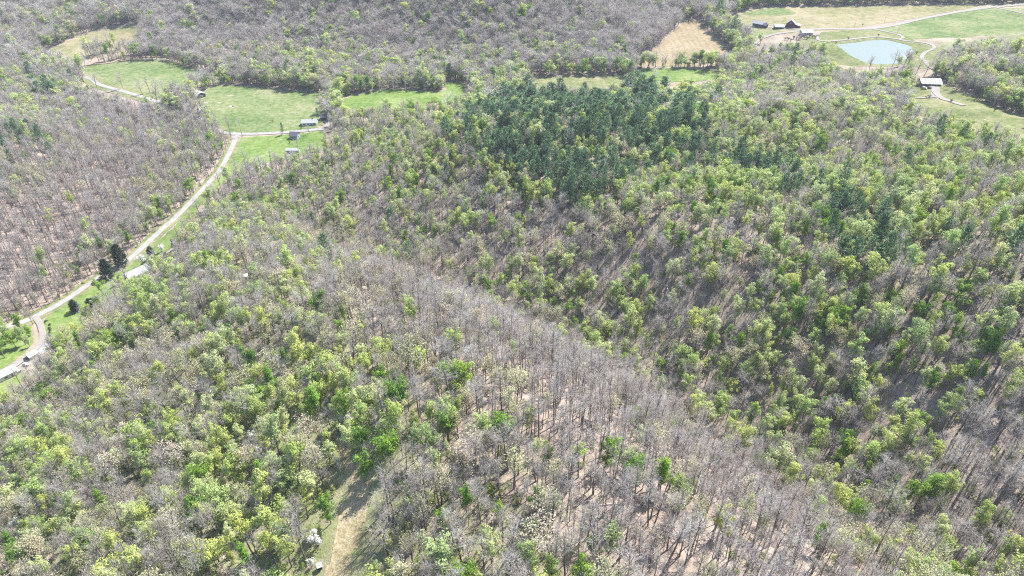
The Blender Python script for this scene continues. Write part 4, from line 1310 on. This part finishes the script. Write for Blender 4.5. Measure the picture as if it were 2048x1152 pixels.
def house(name, label, cat, px, py, L, W, wh, rh, deg, wall, roof, wins=(), door=None, chimney=None, eave=.45, gap=None, corners=None):
    x, y, z = at(px, py)
    r = root(name, label, cat, (x, y, z), R(deg))
    r.scale = (1.22,) * 3
    prof = [(-W / 2, -1.2), (W / 2, -1.2), (W / 2, wh), (0, wh + rh), (-W / 2, wh)]
    prism(r, 'wall', prof, 'x', -L / 2, L / 2, wall)
    e, th = eave, .18
    k = rh / (W / 2)
    rp = [(-W / 2 - e, wh - e * k + .05), (0, wh + rh + .05), (W / 2 + e, wh - e * k + .05), (W / 2 + e, wh - e * k + .05 + th), (0, wh + rh + .05 + th), (-W / 2 - e, wh - e * k + .05 + th)]
    ro = prism(r, 'roof', rp, 'x', -L / 2 - e, L / 2 + e, roof)
    for (side, pos, wd, z0, z1) in wins:
        if side in 'fb':
            s = -1 if side == 'f' else 1
            yy = sorted((s * W / 2, s * (W / 2 + .06)))
            f = part(r, 'window', [(pos - wd / 2 - .12, pos + wd / 2 + .12, *yy, z0 - .12, z1 + .12)], 'white_paint')
            yy = sorted((s * (W / 2 + .05), s * (W / 2 + .09)))
            part(f, 'pane', [(pos - wd / 2, pos + wd / 2, *yy, z0, z1)], 'glass')
        else:
            s = -1 if side == 'l' else 1
            xx = sorted((s * L / 2, s * (L / 2 + .06)))
            f = part(r, 'window', [(*xx, pos - wd / 2 - .12, pos + wd / 2 + .12, z0 - .12, z1 + .12)], 'white_paint')
            xx = sorted((s * (L / 2 + .05), s * (L / 2 + .09)))
            part(f, 'pane', [(*xx, pos - wd / 2, pos + wd / 2, z0, z1)], 'glass')
    if door:
        side, pos, wd, zt, mat = door
        if side in 'fb':
            s = -1 if side == 'f' else 1
            part(r, 'door', [(pos - wd / 2, pos + wd / 2, *sorted((s * (W / 2 - .02), s * (W / 2 + .07))), 0.02, zt)], mat)
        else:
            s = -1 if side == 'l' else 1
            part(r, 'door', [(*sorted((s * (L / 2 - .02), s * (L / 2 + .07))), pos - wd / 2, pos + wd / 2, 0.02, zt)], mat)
    if chimney is not None:
        part(ro, 'chimney', [(chimney - .35, chimney + .35, -.2, .5, wh + rh - .8, wh + rh + 1.0)], 'red_wall')
    part(r, 'foundation', [(-L / 2 - .08, L / 2 + .08, -W / 2 - .08, W / 2 + .08, -1.4, .25)], 'greypad')
    return r
house('house', 'white ranch house with pale grey roof beside the cross road', 'house', 620, 248, 14, 8, 2.7, 2.0, 6, 'white_paint', 'grey_roof',
      [('f', -4.6, 1.6, .9, 2.2), ('f', -1.2, 2.0, .9, 2.2), ('f', 4.6, 2.0, .9, 2.2), ('l', 0, 1.2, .9, 2.1)], ('f', 1.8, 1.0, 2.1, 'slate_roof'), 3.0)
house('house', 'small pale blue house with dark slate roof below the cross road', 'house', 590, 276, 7.2, 6.4, 3.6, 2.4, -6, 'blue_wall', 'slate_roof',
      [('f', -1.4, 1.6, 1.2, 2.5), ('f', 1.4, 1.6, 1.2, 2.5), ('r', 0, 1.2, 1.2, 2.5)], ('r', 2.0, .95, 2.1, 'white_paint'))
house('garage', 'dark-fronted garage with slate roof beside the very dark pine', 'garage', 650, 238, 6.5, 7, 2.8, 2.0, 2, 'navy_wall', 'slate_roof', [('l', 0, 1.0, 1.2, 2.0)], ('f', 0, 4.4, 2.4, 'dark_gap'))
house('shed', 'low pale shed half hidden in trees below the lawn', 'shed', 586, 304, 11, 4.5, 2.5, .9, 1, 'cream_wall', 'grey_roof', [('f', -3.6, 1.6, .9, 2.0)], ('f', 0, 1.2, 2.0, 'grey_roof'))
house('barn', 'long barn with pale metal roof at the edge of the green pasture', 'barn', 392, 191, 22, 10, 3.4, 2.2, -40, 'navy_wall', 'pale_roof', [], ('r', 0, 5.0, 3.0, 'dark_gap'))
house('shed', 'small blue-grey house half hidden behind the bare left hill', 'house', 404, 224, 7, 5.5, 3.0, 2.0, 70, 'white_paint', 'blue_wall', [('l', 0, 1.2, 1, 2)], ('l', 1.6, .9, 2.0, 'slate_roof'))
house('house', 'white house with grey roof beside the diagonal road', 'house', 278, 550, 15, 8.5, 2.7, 1.7, 52, 'white_paint', 'grey_roof',
      [('f', 3, 1.6, .9, 2.1), ('f', -2, 1.6, .9, 2.1), ('l', 2, 1.4, .9, 2.1)], ('l', -1.6, 1.0, 2.1, 'slate_roof'), None)
house('trailer', 'long white trailer with blue-grey roof at the photo edge', 'trailer', -6, 762, 20, 6.2, 2.9, .9, 50, 'white_paint', 'pale_roof', [('f', 4, 1.6, 1, 2), ('f', -1, 1.6, 1, 2)], ('f', 7, 1.0, 2.1, 'navy_wall'))
house('carport', 'small shed with dark open end beside the parked cars', 'shed', 66, 714, 4.6, 4.0, 2.4, 1.3, 60, 'cream_wall', 'pale_roof', [], ('l', 0, 3.0, 2.2, 'dark_gap'))  # the door here is a dark panel painting the shade inside the open end
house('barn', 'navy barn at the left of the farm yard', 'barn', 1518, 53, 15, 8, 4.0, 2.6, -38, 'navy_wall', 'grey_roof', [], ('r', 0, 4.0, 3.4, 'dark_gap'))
house('shed', 'small black block standing in for the shadow at the end of the navy barn', 'shed', 1530, 55, 5, 5, 3.0, 1.8, -38, 'dark_gap', 'slate_roof', [], ('r', 0, 2.0, 2.2, 'navy_wall'))  # black block made up to stand for the barn's dark shadow
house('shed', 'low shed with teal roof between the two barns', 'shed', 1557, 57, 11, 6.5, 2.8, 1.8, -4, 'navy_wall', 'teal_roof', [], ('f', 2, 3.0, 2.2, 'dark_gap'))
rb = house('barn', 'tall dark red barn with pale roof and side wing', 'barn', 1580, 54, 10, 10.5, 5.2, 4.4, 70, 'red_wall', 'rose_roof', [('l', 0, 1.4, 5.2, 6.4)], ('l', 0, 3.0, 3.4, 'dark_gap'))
part(rb, 'wing', [(-4.6, 4.0, -12.0, -5.3, -1.2, 3.0)], 'red_wall')
prism(rb, 'wing_roof', [(-12.5, 3.05), (-5.26, 4.6), (-5.26, 4.8), (-12.5, 3.25)], 'x', -5.0, 4.4, 'rose_roof')
house('house', 'white-roofed house among dark shrubs above the pond', 'house', 1612, 68, 13, 8, 2.8, 2.0, 6, 'cream_wall', 'pale_roof', [('f', -3, 1.6, .9, 2.1), ('f', 2, 1.6, .9, 2.1)], ('f', 0, 1.0, 2.1, 'slate_roof'))
wb = house('house', 'long house with bright white roof on the hilltop lawn', 'house', 1857, 168, 18, 10, 2.8, 2.2, -4, 'navy_wall', 'white_roof',
           [('f', -6, 1.8, .9, 2.1), ('f', -2.5, 1.8, .9, 2.1), ('f', 3, 2.2, .9, 2.1), ('r', 0, 1.2, .9, 2.1)], ('f', .4, 1.0, 2.1, 'white_paint'))
for k in range(5):
    part(wb, 'porch_post', [(-8.4 + k * 4.2 - .09, -8.4 + k * 4.2 + .09, -6.4, -6.2, -.8, 2.25)], 'white_paint')
prism(wb, 'porch_roof', [(-6.7, 2.28), (-5.5, 2.56), (-5.5, 2.66), (-6.7, 2.40)], 'x', -9.2, 9.2, 'white_roof')
house('house', 'pale house half hidden by trees at the left end of the valley road', 'house', 48, 152, 10, 7, 2.8, 2.0, -25, 'cream_wall', 'pale_roof', [('f', 0, 1.6, .9, 2.1)], ('f', 3, 1.0, 2.1, 'slate_roof'))
house('shed', 'small pale shed at the foot of the pine knoll', 'shed', 1275, 175, 9, 5, 2.6, 1.0, -8, 'cream_wall', 'pale_roof', [('f', 2, 1.2, 1, 2)], ('f', -1, 1.0, 2.0, 'slate_roof'))
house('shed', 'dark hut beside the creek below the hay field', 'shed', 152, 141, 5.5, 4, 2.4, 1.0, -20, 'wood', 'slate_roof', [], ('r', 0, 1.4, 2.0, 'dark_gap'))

def car(label, px, py, deg, mat, cat='car', k=1.0):
    x, y, z = at(px, py)
    r = root('parked_car', label, cat, (x, y, z + .55), R(deg), 'cars')
    r.scale = (k,) * 3
    W = .9
    prism(r, 'body', [(-2.2, .35), (2.2, .35), (2.25, .75), (2.1, .92), (1.0, 1.0), (-1.9, 1.02), (-2.22, .85)], 'y', -W, W, mat)
    c = prism(r, 'cabin', [(-1.85, 1.02), (1.0, 1.0), (.35, 1.5), (-1.35, 1.52)], 'y', -W + .12, W - .12, mat)
    for s in (-1, 1):
        yy = sorted((s * (W - .115), s * (W - .09)))
        V, F = [], []
        q = [(-1.6, 1.08), (.75, 1.06), (.25, 1.43), (-1.25, 1.45)]
        prism(c, 'window', q, 'y', yy[0], yy[1], 'glass')
        for xw in (-1.35, 1.4):
            n = 10
            pr = [(xw + .34 * math.cos(6.283 * i / n), .34 + .34 * math.sin(6.283 * i / n)) for i in range(n)]
            prism(r, 'wheel', pr, 'y', *sorted((s * (W - .2), s * (W + .03))), 'rubber')
        part(r, 'headlight', [(2.18, 2.28, *sorted((s * .5, s * .8)), .62, .78)], 'pale_roof')
    prism(c, 'windscreen', [(1.0, 1.03), (1.04, 1.04), (.40, 1.5), (.36, 1.49)], 'y', -.7, .7, 'glass')
car('white car parked beside the shed with the dark open end', 53, 731, -8, 'white_car')
car('black car parked on the gravel beside the trailer', 37, 744, -14, 'black_car')
car('white pickup parked before the white-roofed house', 1848, 178, -50, 'white_car', k=1.25)
car('black car parked right of the white pickup on the hilltop', 1858, 177, -60, 'black_car', k=1.2)
car('small white car in the upper pasture beside the bare trees', 336, 183, 10, 'white_car')

def pole(label, px, py, h=9):
    x, y, z = at(px, py)
    r = root('utility_pole', label, 'utility pole', (x, y, z), 0, 'utility poles')
    g = Geo()
    segs(g, [[0, 0, -.5]], [[0, 0, h]], .16, .11, 6)
    V, F = g.arrays()
    link('post', mesh_from('post', V, F, ['wood']), r)
    part(r, 'crossarm', [(-1.1, 1.1, -.07, .07, h - .9, h - .72)], 'wood')
    for q in (-.9, .9):
        part(r, 'insulator', [(q - .06, q + .06, -.05, .05, h - .72, h - .5)], 'pale_roof')
pole('thin utility pole at the road junction beside the pasture', 473, 263)
pole('utility pole in the pale field behind the farm road', 1709, 54, 10)
pole('utility pole further right beside the farm road', 1768, 47, 10)

x, y, z = at(564, 284)
r = root('swing_frame', 'white swing frame on the lawn below the road', 'swing frame', (x, y, z), R(-15))
for sx in (-2.0, 2.0):
    for sy in (-.9, .9):
        g = Geo()
        segs(g, [[sx, sy, 0]], [[sx, 0, 2.4]], .07, .07, 4)
        V, F = g.arrays()
        link('leg', mesh_from('leg', V, F, ['white_paint']), r)
part(r, 'top_beam', [(-2.2, 2.2, -.08, .08, 2.36, 2.52)], 'white_paint')
for sx in (-.9, .7):
    s_ = part(r, 'swing_seat', [(sx - .3, sx + .3, -.12, .12, .5, .56)], 'slate_roof')
    part(s_, 'chain', [(sx - .27, sx - .24, -.015, .015, .56, 2.36)], 'grey_roof')
    part(s_, 'chain', [(sx + .24, sx + .27, -.015, .015, .56, 2.36)], 'grey_roof')

x, y, z = at(494, 563)
r = root('hunting_hut', 'small dark hut with white roof on stilts in the wooded glade', 'hut', (x, y, z), R(12))
for sx in (-.85, .85):
    for sy in (-.85, .85):
        part(r, 'leg', [(sx - .07, sx + .07, sy - .07, sy + .07, -.6, 2.4)], 'wood')
cb = part(r, 'cabin', [(-1.05, 1.05, -1.05, 1.05, 2.4, 4.5)], 'navy_wall')
part(cb, 'window', [(-.7, .7, -1.09, -1.04, 3.4, 3.9)], 'dark_gap')
prism(r, 'roof', [(-1.4, 4.5), (1.4, 4.9), (1.4, 5.05), (-1.4, 4.65)], 'x', -1.4, 1.4, 'white_roof')
for k in range(6):
    part(r, 'rung', [(-.3, .3, -1.5 + k * .06, -1.44 + k * .06, .3 + k * .36, .36 + k * .36)], 'wood')
for sx in (-.32, .32):
    g = Geo()
    segs(g, [[sx, -1.6, -.1]], [[sx, -1.1, 2.4]], .04, .04, 4)
    V, F = g.arrays()
    link('ladder_rail', mesh_from('ladder_rail', V, F, ['wood']), r)
x, y, z = at(640, 1136)
r = root('box_blind', 'small grey-roofed box hut at the foot of the pale clearing', 'hut', (x, y, z), R(24))
r.scale = (.8,) * 3
part(r, 'cabin', [(-.95, .95, -.95, .95, .15, 1.9)], 'navy_wall')
part(r, 'window', [(-.6, .6, -1.0, -.94, 1.1, 1.5)], 'dark_gap')
prism(r, 'roof', [(-1.25, 1.9), (1.25, 2.25), (1.25, 2.36), (-1.25, 2.01)], 'x', -1.25, 1.25, 'grey_roof')
for sx in (-.8, .8):
    part(r, 'skid', [(sx - .1, sx + .1, -1.1, 1.1, -.3, .15)], 'wood')

def pile(label, px, py, rad, h, mat='hay_pile'):
    x, y, z = at(px, py)
    rg = np.random.default_rng(int(px * 7 + py))
    V, F = [], []
    n, m = 14, 5
    for j in range(m + 1):
        for i in range(n):
            a = 6.283 * i / n
            q = j / m
            rr = rad * (1 - q ** 1.6) * (1 + .25 * math.sin(3 * a + px) + rg.normal() * .06)
            V.append((rr * math.cos(a) * 1.4, rr * math.sin(a), h * q + rg.normal() * .05 - .2 * (j == 0)))
    for j in range(m):
        for i in range(n):
            F.append([j * n + i, j * n + (i + 1) % n, (j + 1) * n + (i + 1) % n, (j + 1) * n + i])
    o = link('debris_pile', mesh_from('debris_pile', V, F, [mat], sm=True), None, (x, y, z))
    tag(o, label, 'pile', 'piles in the pasture')
pile('pale debris pile nearest the long barn', 412, 206, 1.8, .9)
pile('pale debris pile in the middle of the yard below the barn', 438, 206, 1.5, .9)
pile('pale debris pile with a dark heap out in the pasture', 461, 213, 1.8, 1.0)
pile('dark heap beside the outermost pale debris pile', 466, 213, 1.1, 1.3, 'slate_roof')
poly = np.array(smooth(wpoly([(453, 191.5), (460, 191), (468, 191.5), (471, 193), (464, 193.6), (455, 193.4)]), 5, True))
drape('puddle', poly, 'creekbed', .34, .7, 'dark muddy hollow in the green pasture', .4)
poly = np.array(smooth(wpoly([(92, 682), (106, 694), (92, 705), (75, 714), (62, 716), (72, 702)]), 5, True))
drape('grey_pad', poly, 'greypad', .34, .8, 'smooth grey pad beside the gravel drive', .3)
poly = np.array(smooth(wpoly([(12, 738), (44, 716), (62, 722), (56, 736), (34, 752), (20, 752)]), 5, True))
drape('parking_yard', poly, 'gravel', .30, .8, 'pale gravel yard under the parked cars', .4)
poly = np.array(smooth(wpoly([(1858, 171), (1877, 171), (1884, 190), (1884, 198), (1868, 196), (1860, 188)]), 5, True))
drape('gravel_yard', poly, 'gravel', .34, 1.0, 'bright gravel yard before the white-roofed house', .6)

def shrub(label, px, py, s, v, group, mat=None, kindname='shrub'):
    x, y, z = at(px, py)
    tm, cm, jm, H0, rad = PROTO[kindname][v]
    r = root('shrub', label, 'shrub', (x, y, z - .05), px % 6, group)
    r.scale = (s * 1.25,) * 3
    link('stem', tm, r)
    if mat:
        cm = cm.copy()
        cm.materials[0] = MATS[mat]
    link('foliage', cm, r)
for i, (a, b_) in enumerate([(92, 643), (99, 650), (98.5, 656.5), (99.5, 661), (99, 666), (99, 671), (97.5, 680)]):
    shrub(['first', 'second', 'third', 'fourth', 'fifth', 'sixth', 'seventh'][i] + ' small dark shrub from the top in the row beside the drive', a, b_, 1.0, 0, 'shrub row beside the gravel drive')
for lab, a, b_, s, v in [
    ('dark rounded shrub in the meadow between farm road and pond', 1757, 73, 1.3, 1), ('dark shrub on the right shore of the pond', 1832, 108, 1.2, 1),
    ('small dark shrub nearest the pond bank top', 1697, 79, 1.2, 1), ('small dark shrub left of the pond', 1672, 87, 1.0, 1), ('tiny shrub in the dry meadow left of the pond', 1650, 88, .8, 1),
    ('tiny shrub beside the farm road bend', 1725, 51, 1.0, 1), ('dark shrub at the road before the white ranch house', 602, 258, .9, 1),
    ('shrub behind the small blue house', 579, 287, 1.0, 1), ('dark shrub below the drive of the grey-roofed house', 240, 568, 1.4, 1), ('small dark shrub beside the drive of the grey-roofed house', 236, 557, 1.0, 1),
    ('dark shrub on the verge near the bright green tree', 206, 567, 1.0, 1), ('shrub at the left edge of the hilltop gravel yard', 1858, 196, 1.2, 1), ('shrub beside the hilltop drive', 1902, 204, 1.3, 1),
    ('small shrub at the end of the hilltop lawn', 1988, 222, 1.2, 1), ('dark shrub beside the hilltop gravel', 1850, 195, 1.0, 0), ('dark shrub left of the white pickup', 1843, 175, 1.2, 0)]:
    shrub(lab, a, b_, s, v, 'scattered shrubs')
shrub('reddish-brown bush in the green pasture', 545, 244, 1.1, 1, 'scattered shrubs', 'rust')
W_ = ['first', 'second', 'third', 'fourth', 'fifth', 'sixth', 'seventh', 'eighth', 'ninth', 'tenth', 'eleventh', 'twelfth']
for i in range(12):
    shrub(W_[i] + ' shrub from the left in the dark thicket below the white-roofed farmhouse', 1570 + i * 5.5, 80 - i * .6 + (i % 3) * 1.6, 1.3 + .4 * (i % 2), 1, 'dark thicket by the farmhouse')
for i in range(12):
    shrub(W_[i] + ' shrub from the left on the scrubby ground beyond the pond lane', 1880 + i * 13 + (i * 7) % 5, 108 - i * 2.2 + ((i * 5) % 4) * 3, 1.2 + .4 * (i % 3), 1, 'scrub shrubs')

# ------------------------------------------------------------------ air
V, F = boxes([(-7800, 7800, -5000, 9000, -8, 330)])
mm = bpy.data.materials.new('haze')
mm.use_nodes = True
nt = mm.node_tree
nt.nodes.clear()
pv = nt.nodes.new('ShaderNodeVolumePrincipled')
pv.inputs['Color'].default_value = (.80, .87, 1.0, 1)
pv.inputs['Density'].default_value = HAZE
pv.inputs['Anisotropy'].default_value = 0.0
out = nt.nodes.new('ShaderNodeOutputMaterial')
nt.links.new(pv.outputs[0], out.inputs['Volume'])
MATS['haze'] = mm
tag(link('haze', mesh_from('haze', V, F, ['haze'])), 'thin pale haze over the valley', kind='stuff')
